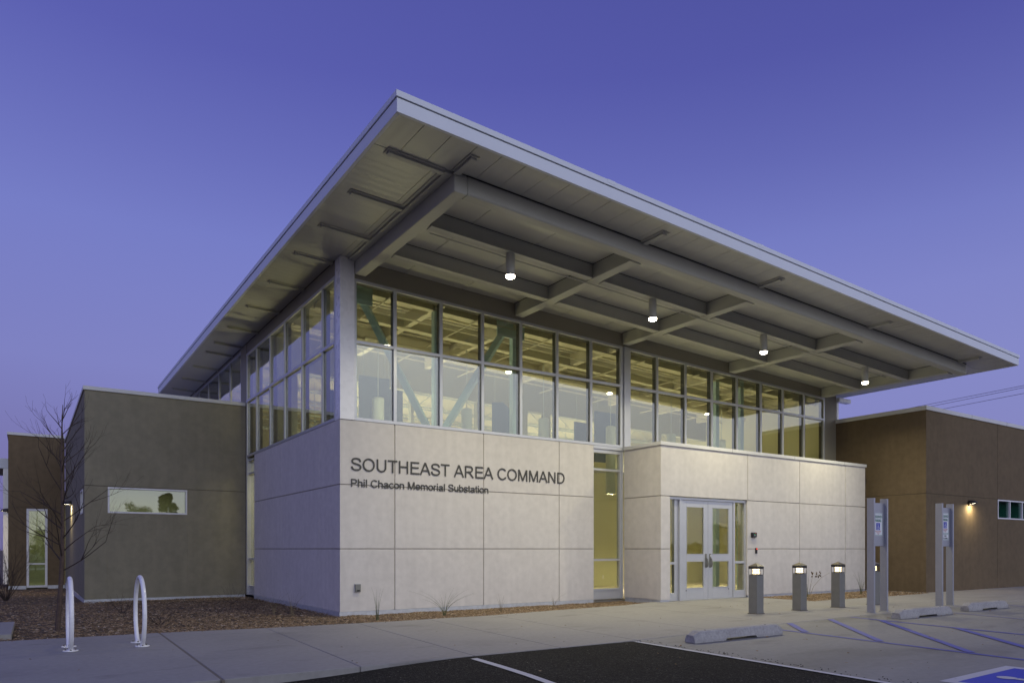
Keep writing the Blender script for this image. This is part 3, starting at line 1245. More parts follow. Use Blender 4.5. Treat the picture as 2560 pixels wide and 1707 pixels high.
for x, y in ((2.36, .62), (4.36, .62), (11.2, .62), (12.25, .62), (.42, .45)):
    it.box(x - .07, x + .07, y - .071, y + .071, .01, ZS(x) - .05)
it.build('steel_column', M['brace'], B)
it = MB()


def bar(mb, a, b_, w_):
    a, b_ = Vector(a), Vector(b_)
    mb.tube([a, b_], w_ * .7071, 4)


bar(it, (.58, .62, 6.40), (2.26, .62, 3.62), .13)
bar(it, (4.22, .62, 6.36), (2.46, .62, 3.62), .13)
it.box(.32, .88, .53, .56, 6.10, 6.50)
it.box(3.86, 4.6, .531, .561, 6.00, 6.40)
it.box(2.1, 2.65, .532, .562, 3.1, 3.55)
it.build('brace', M['brace'], B)
# bright room behind: cream ceiling and open web joists
it = MB()
it.sbox(.25, 15.7, 5.18, 14.9, lambda x: 6.02 - .03 * x, lambda x: 6.06 - .03 * x)
it.box(.25, 15.7, 14.88, 14.95, .02, 5.9)
it.build('room_ceiling', M['cream'], B)
for y in (6.3, 7.9, 9.5, 11.1, 12.7):
    it = MB()
    zt_, zb_ = (lambda x: 5.98 - .03 * x), (lambda x: 5.50 - .03 * x)
    it.sbox(.3, 15.6, y - .02, y + .02, lambda x: zt_(x) - .04, zt_)
    it.sbox(.3, 15.6, y - .02, y + .02, zb_, lambda x: zb_(x) + .04)
    x, s_ = .4, 0
    while x < 14.8:
        bar(it, (x, y, (zb_ if s_ else zt_)(x)), (x + .6, y, (zt_ if s_ else zb_)(x + .6)), .018)
        x += .6
        s_ = 1 - s_
    it.build('web_joist', M['pend'], B)
it = MB()
for z, y in ((5.2, 7.1), (5.05, 10.2)):
    it.tube([(.4, y, z), (15.5, y, z - .45)], .03, 6)
it.build('pipe', M['pend'], B)
# small alcove with an added light behind the narrow strip window at the wing
it = MB()
it.box(.21, 2.2, 5.16, 7.7, 3.42, 3.50)
it.box(2.1, 2.2, 5.16, 7.7, .02, 3.419)
it.box(.21, 2.099, 7.6, 7.7, .02, 3.419)
it.build('alcove_wall', M['cream'], B)
# outlet plate seen through the strip window
it = MB()
it.box(10.79, 10.87, 4.992, 4.999, .24, .36)
it.build('outlet_plate', M['white'], B)

# ---------------------------------------------------------------- interior pendants with added light inside; the pendants look unlit
WARM = (1.0, .83, .50)


def area_light(name, loc, size, power, col, parent=None, spread=180, rot=(0, 0, 0)):
    l = bpy.data.lights.new(name, 'AREA')
    l.shape = 'DISK'
    l.size = size
    l.energy = power
    l.color = col
    l.spread = radians(spread)
    o = bpy.data.objects.new(name, l)
    COL.objects.link(o)
    o.location = loc
    o.rotation_euler = rot
    if parent:
        o.parent = parent
    return o


E_in = emis('added pendant glow', (1, .86, .58), 1.5)


ZP = 2.80


def pendant(x, y, ztop, label, down, up):
    P_ = thing('hanging_lamp', (x, y, ZP), label, 'lamp', 'cylinder pendants hanging in the glazed hall')
    h = ztop - ZP
    m = MB()
    m.lathe([(.12, .14), (.128, .14), (.132, 0), (.14, .0), (.14, .01), (.14, h - .09), (.146, h - .085), (.146, h - .065), (.14, h - .06), (.138, h - .02), (.10, h)], n=28)
    m.build('shade', M['pend'], P_, smooth=True)
    MB().lathe([(.1275, .139), (.1312, .002)], n=24, cap=False).build('baffle', M['dk'], P_)  # dark liner added so the inner rim does not glow
    m = MB()
    m.lathe([(.115, .118), (.118, .139)], n=24)
    m.build('lens', E_in, P_)
    m = MB()
    zt_ = ZS(x) - .05 - ZP
    m.tube([(0, 0, h), (0, 0, zt_ - .05)], .011, 6)
    m.build('rod', M['pend'], P_)
    m = MB()
    m.lathe([(.09, zt_ - .05), (.03, zt_)], n=16)
    m.build('ceiling_cap', M['pend'], P_)
    area_light('lamp_light', (0, 0, .112), .14, down, WARM, P_, 115)  # added light, hidden up inside a pendant that looks unlit
    if up:
        area_light('uplight', (0, 0, h + .01), .20, up, WARM, P_, rot=(pi, 0, 0))
    return P_


rows = [(2.70, (1.93, 4.33, 6.73, 9.13, 11.6, 13.9)), (7.2, (1.93, 4.95, 8.0, 11.0, 13.6)), (11.4, (3.2, 6.4, 9.6, 13.0))]
rn = ('in the front row', 'in the middle row', 'in the back row')
cn = ('first', 'second', 'third', 'fourth', 'fifth', 'sixth')
for ri, (y, xs) in enumerate(rows):
    for ci, x in enumerate(xs):
        pendant(x, y, 4.76 if ri == 0 else 4.70, 'pale cylinder pendant inside the hall, %s from the left %s' % (cn[ci], rn[ri]), 62 if ri == 0 else 34, 0)


# invented uplights, added to brighten the hall ceiling and the room behind
E_added = emis('uplight lens', (1, .88, .60), 2.5)


def cove(x, y, z, ln, power, label):
    P_ = thing('added_uplight', (x, y, z), label, 'added light', 'added uplights that brighten the hall')
    m = MB()
    m.box(-ln / 2, ln / 2, -.09, .0, -.10, -.012)
    m.build('housing', M['alum'], P_)
    m = MB()
    m.box(-ln / 2 + .01, ln / 2 - .01, -.08, -.01, -.0115, -.004)
    m.build('lens', E_added, P_)
    l = bpy.data.lights.new('uplight', 'AREA')
    l.shape = 'RECTANGLE'
    l.size, l.size_y = ln - .1, .07
    l.energy, l.color = power, (1, .88, .56)
    o = bpy.data.objects.new('uplight', l)
    COL.objects.link(o)
    o.parent = P_
    o.location = (0, -.045, .01)
    o.rotation_euler = (pi, 0, 0)


for x, lb in ((2.4, 'left'), (6.4, 'second'), (10.4, 'third'), (13.9, 'right')):
    cove(x, 4.93, 3.80, 2.6, 85 if lb == 'left' else 45, 'added long uplight on the inner hall wall, the %s one' % lb)
for x, lb in ((4.0, 'left'), (11.5, 'right')):
    cove(x, 8.8, 3.4, 5.0, 80, 'added long uplight hung in the bright back room, the %s one' % lb)

for x, lb in ((1.9, 'left'), (5.5, 'second'), (9.6, 'third'), (13.2, 'right')):
    cove(x, 1.45, 3.62, 1.9, 40 if lb == 'left' else 22, 'added long uplight hung just behind the front glazing, the %s one' % lb)


# blue acoustic panels on wires
def baffle(x, y, wd, z0, z1, rz, label, cut=0):
    P_ = thing('acoustic_panel', (x, y, z0), label, 'acoustic panel', 'blue acoustic panels hanging in the hall', rz)
    h = z1 - z0
    m = MB()
    n0 = len(m.v)
    pts = [(-wd / 2, cut), (-wd / 2 + cut * .0, h), (wd / 2 - cut, h), (wd / 2, h - cut), (wd / 2, 0), (-wd / 2 + cut, 0)] if cut else \
        [(-wd / 2, 0), (wd / 2, 0), (wd / 2, h), (-wd / 2, h)]
    if cut:
        pts = [(-wd / 2, h), (-wd / 2, cut), (-wd / 2 + cut, 0), (wd / 2, 0), (wd / 2, h - cut), (wd / 2 - cut, h)]
    k_ = len(pts)
    m.v = [(a, -.025, b_) for a, b_ in pts] + [(a, .025, b_) for a, b_ in pts]
    m.f = [list(range(k_)), [k_ + i for i in reversed(range(k_))]] + [[i, k_ + i, k_ + (i + 1) % k_, (i + 1) % k_] for i in range(k_)]
    m.build('panel', M['baffle'], P_)
    m = MB()
    for s_ in (-.35, .35):
        m.tube([(wd * s_, 0, h - .01), (wd * s_, 0, ZS(x) - .3 - z0)], .006, 4)
    m.build('wire', M['pend'], P_)


baffle(2.39, 4.0, .82, 3.9, 5.55, .0, 'large blue acoustic panel behind the first cylinder pendant')
baffle(1.55, 4.25, .70, 4.05, 5.15, .0, 'narrow blue acoustic panel left of the large one')
baffle(3.05, 4.25, .46, 4.2, 5.35, .0, 'narrow blue acoustic panel right of the large one')
baffle(6.22, 4.0, .55, 4.05, 5.35, -.75, 'dark blue acoustic panel with clipped corners beside the brace', .24)
baffle(9.30, 4.2, .62, 3.9, 5.10, .0, 'dark blue acoustic panel left of the wall column')
baffle(10.05, 4.0, .84, 3.9, 5.46, .0, 'wide blue acoustic panel just left of the wall column')

# ceiling lights of the small rooms; vestibule and alcove ones added for brightness
for (x, y, z, p_, lb) in ((8.9, -.45, 3.445, 16, 'added ceiling light brightening the entrance vestibule, nearer the doors'),
                          (1.2, 6.4, 3.415, 38, 'added ceiling light in the alcove, brightening the narrow strip window'),
                          (13.0, -.45, 3.445, 16, 'added ceiling light brightening the far end of the entrance vestibule'),
                          (-2.2, 9.0, 3.015, 14, 'white ceiling light in the room behind the long wing window'),
                          (-4.3, FY + 1.6, 2.895, 10, 'ceiling light in the room behind the tall corner window')):
    T_ = thing('ceiling_light', (x, y, z), lb, 'ceiling light')
    m = MB()
    m.box(-.3, .3, -.3, .3, -.03, 0)
    m.build('housing', M['white'], T_)
    area_light('ceiling_lamp', (0, 0, -.035), .5, p_, (1, .90, .62), T_)

# ---------------------------------------------------------------- canopy downlights
E_out = emis('canopy lens', (1.0, .90, .68), 26)
names = ('leftmost', 'second from the left', 'third from the left', 'rightmost')


def canopy_lamp(x, y, label):
    z = ZS(x) - .285 - .40
    P_ = thing('canopy_lamp', (x, y, z), label, 'lamp', 'lit cylinder lamps hanging under the canopy')
    m = MB()
    m.lathe([(.078, .045), (.078, .41)], n=28)
    m.build('housing', M['steel'], P_, smooth=True)
    m = MB()
    m.lathe([(.086, .025), (.088, .03), (.088, .05), (.082, .055)], n=28)
    m.build('trim_ring', M['post'], P_, smooth=True)
    m = MB()
    m.lathe([(.055, -.022), (.078, -.008), (.080, .024)], n=28)
    m.build('lens', E_out, P_, smooth=True)
    area_light('lamp_light', (0, 0, -.03), .13, 84, (1.0, .92, .60), P_, 150)


for i, x in enumerate((2.13, 5.57, 9.065, 13.18)):
    canopy_lamp(x, -2.60, 'white cylinder lamp lit under the canopy, %s of four' % names[i])

# ---------------------------------------------------------------- wall lights
E_wall = emis('wall lens', (1.0, .90, .66), 20)


def wall_light(loc, rz, label, power=16):
    P_ = thing('wall_light', loc, label, 'wall light', 'dark bronze wall lights', rz)
    m = MB()       # half dome shade projecting from the wall (local -Y)
    n, r = 10, .115
    prof = [(1, 0), (.985, .03), (.90, .065), (.70, .095), (.35, .112), (0, .116)]
    b = 0
    for (s_, z) in prof:
        for i in range(n + 1):
            a = pi * i / n
            m.v.append((r * s_ * cos(a), -.235 * s_ * sin(a) - .0, z))
    for j in range(len(prof) - 1):
        for i in range(n):
            q = j * (n + 1) + i
            m.f.append([q, q + n + 1, q + n + 2, q + 1])
    o = m.build('shade', M['bronze'], P_, smooth=True)
    sd = o.modifiers.new('s', 'SOLIDIFY')
    sd.thickness = .008
    m = MB()
    m.box(-.075, .075, -.045, 0, -.035, .085)
    m.build('backplate', M['bronze'], P_, bevel=.004)
    m = MB()
    m.box(-.07, .07, -.19, -.06, .006, .012)
    m.build('lens', E_wall, P_)
    area_light('lamp_light', (0, -.15, -.004), .07, power, (1, .82, .48), P_, 178)


wall_light((18.50, RYW, 2.56), 0, 'dark half-dome wall light glowing on the brown right wing')
wall_light((WXL, 13.26, 2.60), -pi / 2, 'dark wall light on the side of the left wing behind the bare tree', 22)
wall_light((-5.457, 18.4, 2.55), -pi / 2, 'dark wall light on the far left corner beside the white porch column', 22)


# ---------------------------------------------------------------- letters on the facade
def text_mesh(name, body, x0, x1, zb_, cap, y, m, parent, depth=.02, axis='front', align=None, bold=0):
    cu = bpy.data.curves.new(name, 'FONT')
    cu.body = body
    cu.size = 1
    cu.extrude = 0
    cu.offset = bold
    ob = bpy.data.objects.new(name, cu)
    COL.objects.link(ob)
    bpy.context.view_layer.update()
    dg = bpy.context.evaluated_depsgraph_get()
    me = bpy.data.meshes.new_from_object(ob.evaluated_get(dg))
    COL.objects.unlink(ob)
    bpy.data.objects.remove(ob)
    bpy.data.curves.remove(cu)
    xs = [v.co.x for v in me.vertices]
    ys_ = [v.co.y for v in me.vertices]
    mnx, mxx = min(xs), max(xs)
    sx = (x1 - x0) / (mxx - mnx)
    sy = cap / .70
    bm = bmesh.new()
    bm.from_mesh(me)
    for v in bm.verts:
        v.co = Vector((x0 + (v.co.x - mnx) * sx, y, zb_ + v.co.y * sy))
    if depth:
        r_ = bmesh.ops.extrude_face_region(bm, geom=list(bm.faces))
        for v in [e for e in r_['geom'] if isinstance(e, bmesh.types.BMVert)]:
            v.co.y += depth
    bmesh.ops.recalc_face_normals(bm, faces=list(bm.faces))
    bm.to_mesh(me)
    bm.free()
    me.materials.clear()
    me.materials.append(m)
    o = bpy.data.objects.new(name, me)
    COL.objects.link(o)
    o.parent = parent
    return o



def catmull(P_, n=6):
    out = []
    for i in range(len(P_) - 1):
        p0, p1, p2, p3 = P_[max(i - 1, 0)], P_[i], P_[i + 1], P_[min(i + 2, len(P_) - 1)]
        for k_ in range(n):
            t_ = k_ / n
            out.append(tuple(.5 * ((2 * p1[c]) + (-p0[c] + p2[c]) * t_ + (2 * p0[c] - 5 * p1[c] + 4 * p2[c] - p3[c]) * t_ ** 2 + (-p0[c] + 3 * p1[c] - 3 * p2[c] + p3[c]) * t_ ** 3) for c in (0, 1)))
    out.append(P_[-1])
    return out


def ell(cx, cy, rx, ry, a0, a1, n=22):
    return [(cx + rx * cos(radians(a0 + (a1 - a0) * i / n)), cy + ry * sin(radians(a0 + (a1 - a0) * i / n))) for i in range(n + 1)]


def glyph(ch, w_):
    """centre-line strokes of a plain grotesque letter, cap height 1; returns (strokes, advance)"""
    h = w_ / 2
    t_, xh = 1 - h, .725
    xt = xh - h
    Sp = [(.80, .70), (.74, .845), (.62, .92), (.46, t_), (.29, .915), (.175, .83), (.15, .72), (.20, .61), (.34, .55), (.50, .51), (.68, .46), (.79, .375),
          (.815, .265), (.765, .15), (.63, .075), (.47, h), (.29, .08), (.16, .17), (.11, .32)]
    if ch == ' ':
        return [], .388
    if ch == 'S':
        return [catmull(Sp, 4)], .93
    if ch == 'O':
        return [ell(.543, .5, .43, .5 - h + .015, 90, 450, 40)], 1.087
    if ch == 'C':
        return [ell(.545, .5, .43, .5 - h + .015, 40, 325, 36)], 1.008
    if ch == 'U':
        return [[(.17, 1)] + ell(.505, .37, .335, .37 - h + .01, 180, 360, 20) + [(.84, 1)]], 1.008
    if ch == 'T':
        return [[(.03, t_), (.82, t_)], [(.426, t_), (.426, 0)]], .853
    if ch == 'H':
        return [[(.17, 0), (.17, 1)], [(.84, 0), (.84, 1)], [(.17, .53), (.84, .53)]], 1.008
    if ch == 'E':
        return [[(.17, 0), (.17, 1)], [(.17, t_), (.86, t_)], [(.17, .53), (.81, .53)], [(.17, h), (.88, h)]], .93
    if ch == 'A':
        return [[(.045, 0), (.465, .995)], [(.885, 0), (.465, .995)], [(.20, .345), (.73, .345)]], .93
    if ch == 'R':
        return [[(.17, 0), (.17, 1)], [(.17, t_), (.60, t_)] + ell(.60, .72, .21, t_ - .72, 90, -90, 14) + [(.17, .44)], [(.46, .44), (.60, .38), (.72, .22), (.91, 0)]], 1.008
    if ch == 'P':
        return [[(.17, 0), (.17, 1)], [(.17, t_), (.56, t_)] + ell(.56, .70, .24, t_ - .70, 90, -90, 14) + [(.17, .46 - .0)]], .93
    if ch == 'M':
        return [[(.165, 0), (.165, 1)], [(1.0, 0), (1.0, 1)], [(.19, .99), (.58, .03)], [(.975, .99), (.585, .03)]], 1.163
    if ch == 'N':
        return [[(.165, 0), (.165, 1)], [(.84, 0), (.84, 1)], [(.18, .98), (.825, .02)]], 1.008
    if ch == 'D':
        return [[(.17, 0), (.17, 1)], [(.17, t_), (.47, t_)] + ell(.47, .5, .40, .5 - h, 90, -90, 22) + [(.17, h)]], 1.008
    if ch == 'h':
        return [[(.145, 0), (.145, 1)], ell(.39, .47, .245, xt - .47, 170, 0, 14) + [(.635, 0)]], .777
    if ch == 'n':
        return [[(.145, 0), (.145, xh)], ell(.39, .47, .245, xt - .47, 170, 0, 14) + [(.635, 0)]], .777
    if ch == 'm':
        return [[(.145, 0), (.145, xh)], ell(.365, .47, .22, xt - .47, 170, 0, 12) + [(.585, 0)], ell(.805, .47, .22, xt - .47, 170, 0, 12) + [(1.025, 0)]], 1.163
    if ch == 'u':
        return [[(.145, xh)] + ell(.39, .26, .245, .26 - h, 180, 350, 14), [(.635, 0), (.635, xh)]], .777
    if ch == 'i':
        return [[(.155, 0), (.155, xh)], [(.155, .86), (.155, 1)]], .31
    if ch == 'l':
        return [[(.155, 0), (.155, 1)]], .31
    if ch == 'o':
        return [ell(.388, .362, .31, .362 - h + .008, 90, 450, 28)], .777
    if ch == 'c':
        return [ell(.388, .362, .31, .362 - h + .008, 48, 318, 26)], .698
    if ch == 'e':
        return [[(.09, .355), (.69, .355)] + ell(.388, .362, .305, .362 - h + .008, 2, 325, 30)[1:]], .777
    if ch == 'b':
        return [[(.145, 0), (.145, 1)], ell(.40, .362, .285, .362 - h + .008, 152, -152, 24)], .777
    if ch == 'a':
        return [[(.11, .52)] + ell(.37, .50, .255, xt - .50, 160, 0, 14) + [(.625, .14), (.665, 0)],
                [(.62, .43), (.38, .385), (.19, .34)] + ell(.27, .20, .175, .20 - h + .0, 130, 280, 12) + [(.45, .08), (.62, .22)]], .777
    if ch == 'r':
        return [[(.145, 0), (.145, xh)], ell(.40, .42, .25, xt - .42, 165, 85, 10)], .465
    if ch == 't':
        return [[(.18, .93), (.18, .16)] + ell(.28, .16, .10, .16 - h, 180, 280, 8)[1:] + [(.37, h)], [(.02, xt), (.36, xt)]], .388
    if ch == 's':
        return [catmull([(x * .735, y * xh) for x, y in Sp], 4)], .698
    return [], .5


def ribbon(mb, pts, w_, fx, fz, x0, z0, y, dep):
    """flat stroke following pts, extruded backwards by dep"""
    P2 = [Vector(p) for p in pts]
    P2 = [p for i, p in enumerate(P2) if i == 0 or (p - P2[i - 1]).length > 1e-5]
    n = len(P2)
    closed = (P2[0] - P2[-1]).length < 1e-4
    L_, R_ = [], []
    for i, p in enumerate(P2):
        a = P2[i] - P2[i - 1] if i > 0 else (P2[-1] - P2[-2] if closed else P2[1] - P2[0])
        b_ = P2[i + 1] - P2[i] if i < n - 1 else (P2[1] - P2[0] if closed else P2[-1] - P2[-2])
        a, b_ = a.normalized(), b_.normalized()
        m_ = (a + b_)
        if m_.length < .2:
            m_ = b_
        m_.normalize()
        nn = Vector((-m_.y, m_.x))
        k_ = min(1.6, 1 / max(.5, nn.dot(Vector((-b_.y, b_.x)))))
        L_.append(p + nn * w_ / 2 * k_)
        R_.append(p - nn * w_ / 2 * k_)
    b = len(mb.v)
    for l_, r_ in zip(L_, R_):
        for q, yy_ in ((l_, y), (r_, y), (r_, y + dep), (l_, y + dep)):
            mb.v.append((x0 + q.x * fx, yy_, z0 + q.y * fz))
    for i in range(n - 1):
        c = b + 4 * i
        for k_ in range(4):
            k2 = (k_ + 1) % 4
            mb.f.append([c + k_, c + k2, c + 4 + k2, c + 4 + k_])
    if not closed:
        mb.f.append([b, b + 3, b + 2, b + 1])
        c = b + 4 * (n - 1)
        mb.f.append([c, c + 1, c + 2, c + 3])


def wall_text(name, body, x0, x1, z0, cap, y, m, parent, w_=.125, dep=.022):
    adv = sum(glyph(c, w_)[1] for c in body)
    fx = (x1 - x0) / adv
    x = x0
    line = None
    for c in body:
        st, ad = glyph(c, w_)
        if st:
            mb = MB()
            for i, q in enumerate(st):
                ribbon(mb, q, w_, fx, cap, x, z0, y - .0004 * i, dep)
            o = mb.build(name, m, parent)
        x += ad * fx


L = thing('wall_lettering', (.222, -.005, 2.40), 'dark raised letters reading SOUTHEAST AREA COMMAND over Phil Chacon Memorial Substation', 'sign')
wall_text('title_letter', 'SOUTHEAST AREA COMMAND', -.018, 5.140, .312, .248, -.010, M['letter'], L, .124, .010)
wall_text('subtitle_letter', 'Phil Chacon Memorial Substation', -.018, 3.075, .004, .150, -.009, M['letter'], L, .146, .009)

# ---------------------------------------------------------------- small wall devices
T = thing('outlet_box', (.345, 0, .475), 'grey weatherproof outlet box low on the pale front wall', 'outlet box')
m = MB()
m.box(-.055, .055, -.05, .012, -.07, .075)
m.build('cover', M['post'], T, bevel=.008, seg=2)
m = MB()
m.box(-.062, .062, -.012, -.0005, -.08, .082)
m.build('backplate', M['flash'], T, bevel=.003)
m = MB()
m.box(-.03, .03, -.056, -.05, -.055, -.035)
m.build('latch', M['dk'], T)

T = thing('intercom', (10.42, VY, 1.575), 'small black intercom with coloured indicator lights beside the entrance doors', 'intercom')
m = MB()
m.box(-.085, .085, -.06, .013, -.062, .062)
m.build('case', M['black'], T, bevel=.01, seg=2)
m = MB()
m.tube([(.035, -.0605, .01), (.035, -.066, .01)], .014, 10)
m.build('camera_lens', M['dk'], T)
for (x, z, c) in ((.0, .02, (.05, .9, .3)), (.02, .04, (1, .1, .05)), (.0, -.015, (.8, .9, 1))):
    m = MB()
    m.box(x - .006, x + .006, -.0625, -.0602, z - .004, z + .004)
    m.build('indicator_light', emis('indicator', c, 2.0), T)
T = thing('card_reader', (10.535, VY, 1.175), 'narrow black card reader with a red light below the intercom', 'card reader')
m = MB()
m.box(-.03, .03, -.03, .013, -.072, .072)
m.build('case', M['black'], T, bevel=.008, seg=2)
m = MB()
m.box(-.013, .013, -.0325, -.0302, .035, .058)
m.build('indicator_light', emis('red indicator', (1, .08, .04), 3.0), T)


# ---------------------------------------------------------------- bollard lights
E_bol = emis('bollard lamp', (1.0, .82, .48), 7)
M['louvre'] = mat('bollard louvre', (.50, .46, .36), .35)


def bollard(x, y, label):
    P_ = thing('bollard_light', (x, y, 0), label, 'bollard', 'lit bollards along the walkway')
    a = .098
    m = MB()
    m.box(-a, a, -a, a, 0, .725)
    m.build('post', M['post'], P_, bevel=.006, seg=2)
    m = MB()
    m.box(-a - .012, a + .012, -a - .012, a + .012, 0.0, .012)
    m.build('base_plate', M['capm'], P_)
    m = MB()
    for sx in (-1, 1):
        for sy in (-1, 1):
            m.box(sx * a, sx * (a - .009), sy * a, sy * (a - .009), .738, .842)
    m.box(-a, a, -a, a, .728, .7375)
    m.box(-a - .002, a + .002, -a - .002, a + .002, .842, .893)
    m.build('head', M['bronze'], P_, bevel=.003)
    m = MB()
    q = a + .003
    m.v = [(-q, -q, .8935), (q, -q, .8935), (q, q, .8935), (-q, q, .8935), (0, 0, .957)]
    m.f = [[3, 2, 1, 0], [0, 1, 4], [1, 2, 4], [2, 3, 4], [3, 0, 4]]
    m.build('cap', M['capm'], P_)
    for i in range(4):
        z = .752 + .025 * i
        m = MB()
        m.lathe([(.092, z - .008), (.064, z + .004), (.063, z + .001), (.091, z - .0115)], n=24)
        m.build('louvre', M['louvre'], P_, smooth=True)
    m = MB()
    m.lathe([(.060, .740), (.060, .840)], n=20)
    m.build('lamp', E_bol, P_, smooth=True)


for i, (x, lb) in enumerate(((6.457 + .10, 'lit square bollard nearest the entrance doors'), (7.80 + .10, 'lit square bollard in front of the tall grass, second from the doors'),
                             (9.119 + .10, 'lit square bollard third from the doors, left of the accessible parking sign'), (10.45 + .10, 'lit square bollard partly hidden behind the nearer parking sign'))):
    bollard(x, -4.33, lb)


# ---------------------------------------------------------------- accessible symbol, flat strokes in a plane
def arc(cx, cy, r0, r1, a0, a1, n=20):
    pts = []
    for i in range(n):
        a, b_ = a0 + (a1 - a0) * i / n, a0 + (a1 - a0) * (i + 1) / n
        pts.append([(cx + r0 * cos(a), cy + r0 * sin(a)), (cx + r1 * cos(a), cy + r1 * sin(a)),
                    (cx + r1 * cos(b_), cy + r1 * sin(b_)), (cx + r0 * cos(b_), cy + r0 * sin(b_))])
    return pts


def strokeq(x0, y0, x1, y1, w_):
    d_ = Vector((x1 - x0, y1 - y0)).normalized()
    n_ = Vector((-d_.y, d_.x)) * w_ / 2
    return [(x0 - n_.x, y0 - n_.y), (x1 - n_.x, y1 - n_.y), (x1 + n_.x, y1 + n_.y), (x0 + n_.x, y0 + n_.y)]


def isa_polys():
    """wheelchair figure in a unit square (0..1)"""
    P_ = []
    P_.append([(.44 + .075 * cos(2 * pi * i / 18), .87 + .075 * sin(2 * pi * i / 18)) for i in range(18)])
    P_.append(strokeq(.44, .80, .46, .44, .085))
    P_.append(strokeq(.455, .64, .68, .62, .06))
    P_.append(strokeq(.43, .445, .70, .445, .085))
    P_.append(strokeq(.68, .47, .80, .17, .08))
    P_.append(strokeq(.76, .175, .88, .215, .06))
    P_ += arc(.45, .33, .20, .27, radians(130), radians(375), 22)
    return P_


# ---------------------------------------------------------------- parking signs
def parking_sign(x, y, label, van=False):
    P_ = thing('parking_sign', (x, y, 0), label, 'sign', 'accessible parking signs on twin posts')
    for dx_ in (0, .455):
        m = MB()
        m.box(dx_ - .005, dx_ + .035, -.070, -.058, 0, 2.19)
        m.box(dx_ - .005, dx_ + .035, .058, .070, 0, 2.19)
        m.box(dx_ - .012, dx_ - .0045, -.070, .070, 0, 2.1905)
        m.box(dx_ - .03, dx_ + .055, -.09, .09, .0, .010)
        m.build('post', M['signm'], P_, bevel=.0015)
    m = MB()
    m.box(.0355, .4425, -.012, .012, 1.275, 2.105)
    m.build('back_panel', M['signm'], P_, bevel=.002)
    z0, z1 = (1.475, 1.91) if not van else (1.55, 1.99)
    xa, xb = .075, .375

    def sheet(z0, z1):
        m_ = MB()
        m_.box(xa, xb, -.0165, -.0125, z0, z1)
        s_ = m_.build('sign_face', M['signwhite'], P_, bevel=.0005)
        b_ = MB()
        t_ = .007
        e_ = .008
        for q in ((xa + e_, xb - e_, z0 + e_, z0 + e_ + t_), (xa + e_, xb - e_, z1 - e_ - t_, z1 - e_), (xa + e_, xa + e_ + t_ * .6, z0 + e_ + t_, z1 - e_ - t_), (xb - e_ - t_ * .6, xb - e_, z0 + e_ + t_, z1 - e_ - t_)):
            b_.box(q[0], q[1], -.0178, -.0170, q[2], q[3])
        b_.build('border', M['green'], s_)
        return s_
    s_ = sheet(z0, z1)
    H = z1 - z0
    text_mesh('lettering', 'RESERVED', xa + .022, xb - .022, z1 - .095, .052, -.0190, M['green'], s_, .001, bold=.012)
    text_mesh('lettering', 'PARKING', xa + .045, xb - .045, z1 - .168, .052, -.0190, M['green'], s_, .001, bold=.012)
    m = MB()
    bz = z1 - .325
    m.box(xa + .085, xb - .085, -.0182, -.0172, bz, bz + .135)
    m.build('symbol_field', M['blue'], s_)
    m = MB()
    for q in isa_polys():
        m.poly([(xa + .087 + a * .126, -.0192, bz + .003 + b_ * .128) for a, b_ in q])
    m.build('wheelchair_symbol', M['signwhite'], s_)
    for i, (tx, wd) in enumerate((('VIOLATORS ARE SUBJECT', .205), ('TO A FINE AND / OR', .16), ('TOWING', .07))):
        c = (xa + xb) / 2
        text_mesh('lettering', tx, c - wd / 2, c + wd / 2, bz - .030 - i * .026, .014, -.0190, M['red'], s_, .001)
    if van:
        s2 = sheet(1.408, 1.545)
        text_mesh('lettering', 'VAN', xa + .10, xb - .10, 1.485, .034, -.0190, M['dark'], s2, .001, bold=.01)
        text_mesh('lettering', 'ACCESSIBLE', xa + .04, xb - .04, 1.436, .028, -.0190, M['dark'], s2, .001, bold=.01)


parking_sign(8.505, -5.45, 'grey twin-post parking sign with one plate, in front of the last bollard')
parking_sign(11.275, -5.36, 'grey twin-post parking sign with an extra van accessible plate', True)


# ---------------------------------------------------------------- wheel stops
def wheel_stop(x0, x1, y, label, rz=0):
    P_ = thing('wheel_stop', ((x0 + x1) / 2, y, 0), label, 'wheel stop', 'concrete wheel stops in the parking bays', rz)
    hl = (x1 - x0) / 2
    st = [(-hl, .86, .0, 0), (-hl + .12, 1, .0, 1), (-.33, 1, .0, 1), (-.30, 1, .032, 1), (.30, 1, .032, 1), (.33, 1, .0, 1), (hl - .12, 1, .0, 1), (hl, .86, .0, 0)]
    m = MB()
    rings = []
    rnd = random.Random(int(x0 * 10))
    for (x, s_, zb_, full) in st:
        H = .150 if full else .100
        wb, wt_ = .098 * s_, .062 * s_
        ring = [(-wb, zb_), (wb, zb_), (wb, max(zb_, .035)), (wt_ + .012, H - .012), (wt_, H), (-wt_, H), (-wt_ - .012, H - .012), (-wb, max(zb_ + .001, .035))]
        rings.append([(x + rnd.uniform(-.003, .003), a, b_) for a, b_ in ring])
    n = 8
    for r_ in rings:
        m.v += r_
    for i in range(len(rings) - 1):
        for j in range(n):
            a, b_ = i * n + j, i * n + (j + 1) % n
            m.f.append([a, b_, b_ + n, a + n][::-1])
    m.f.append(list(range(n)))
    m.f.append([(len(rings) - 1) * n + j for j in reversed(range(n))])
    m.build('block', M['stop'], P_, bevel=.006)
    for sx in (-1, 1):
        q = MB()
        q.tube([(sx * .62, 0, .1495), (sx * .62, 0, .153)], .014, 8)
        q.build('anchor_pin', M['dk'], P_)


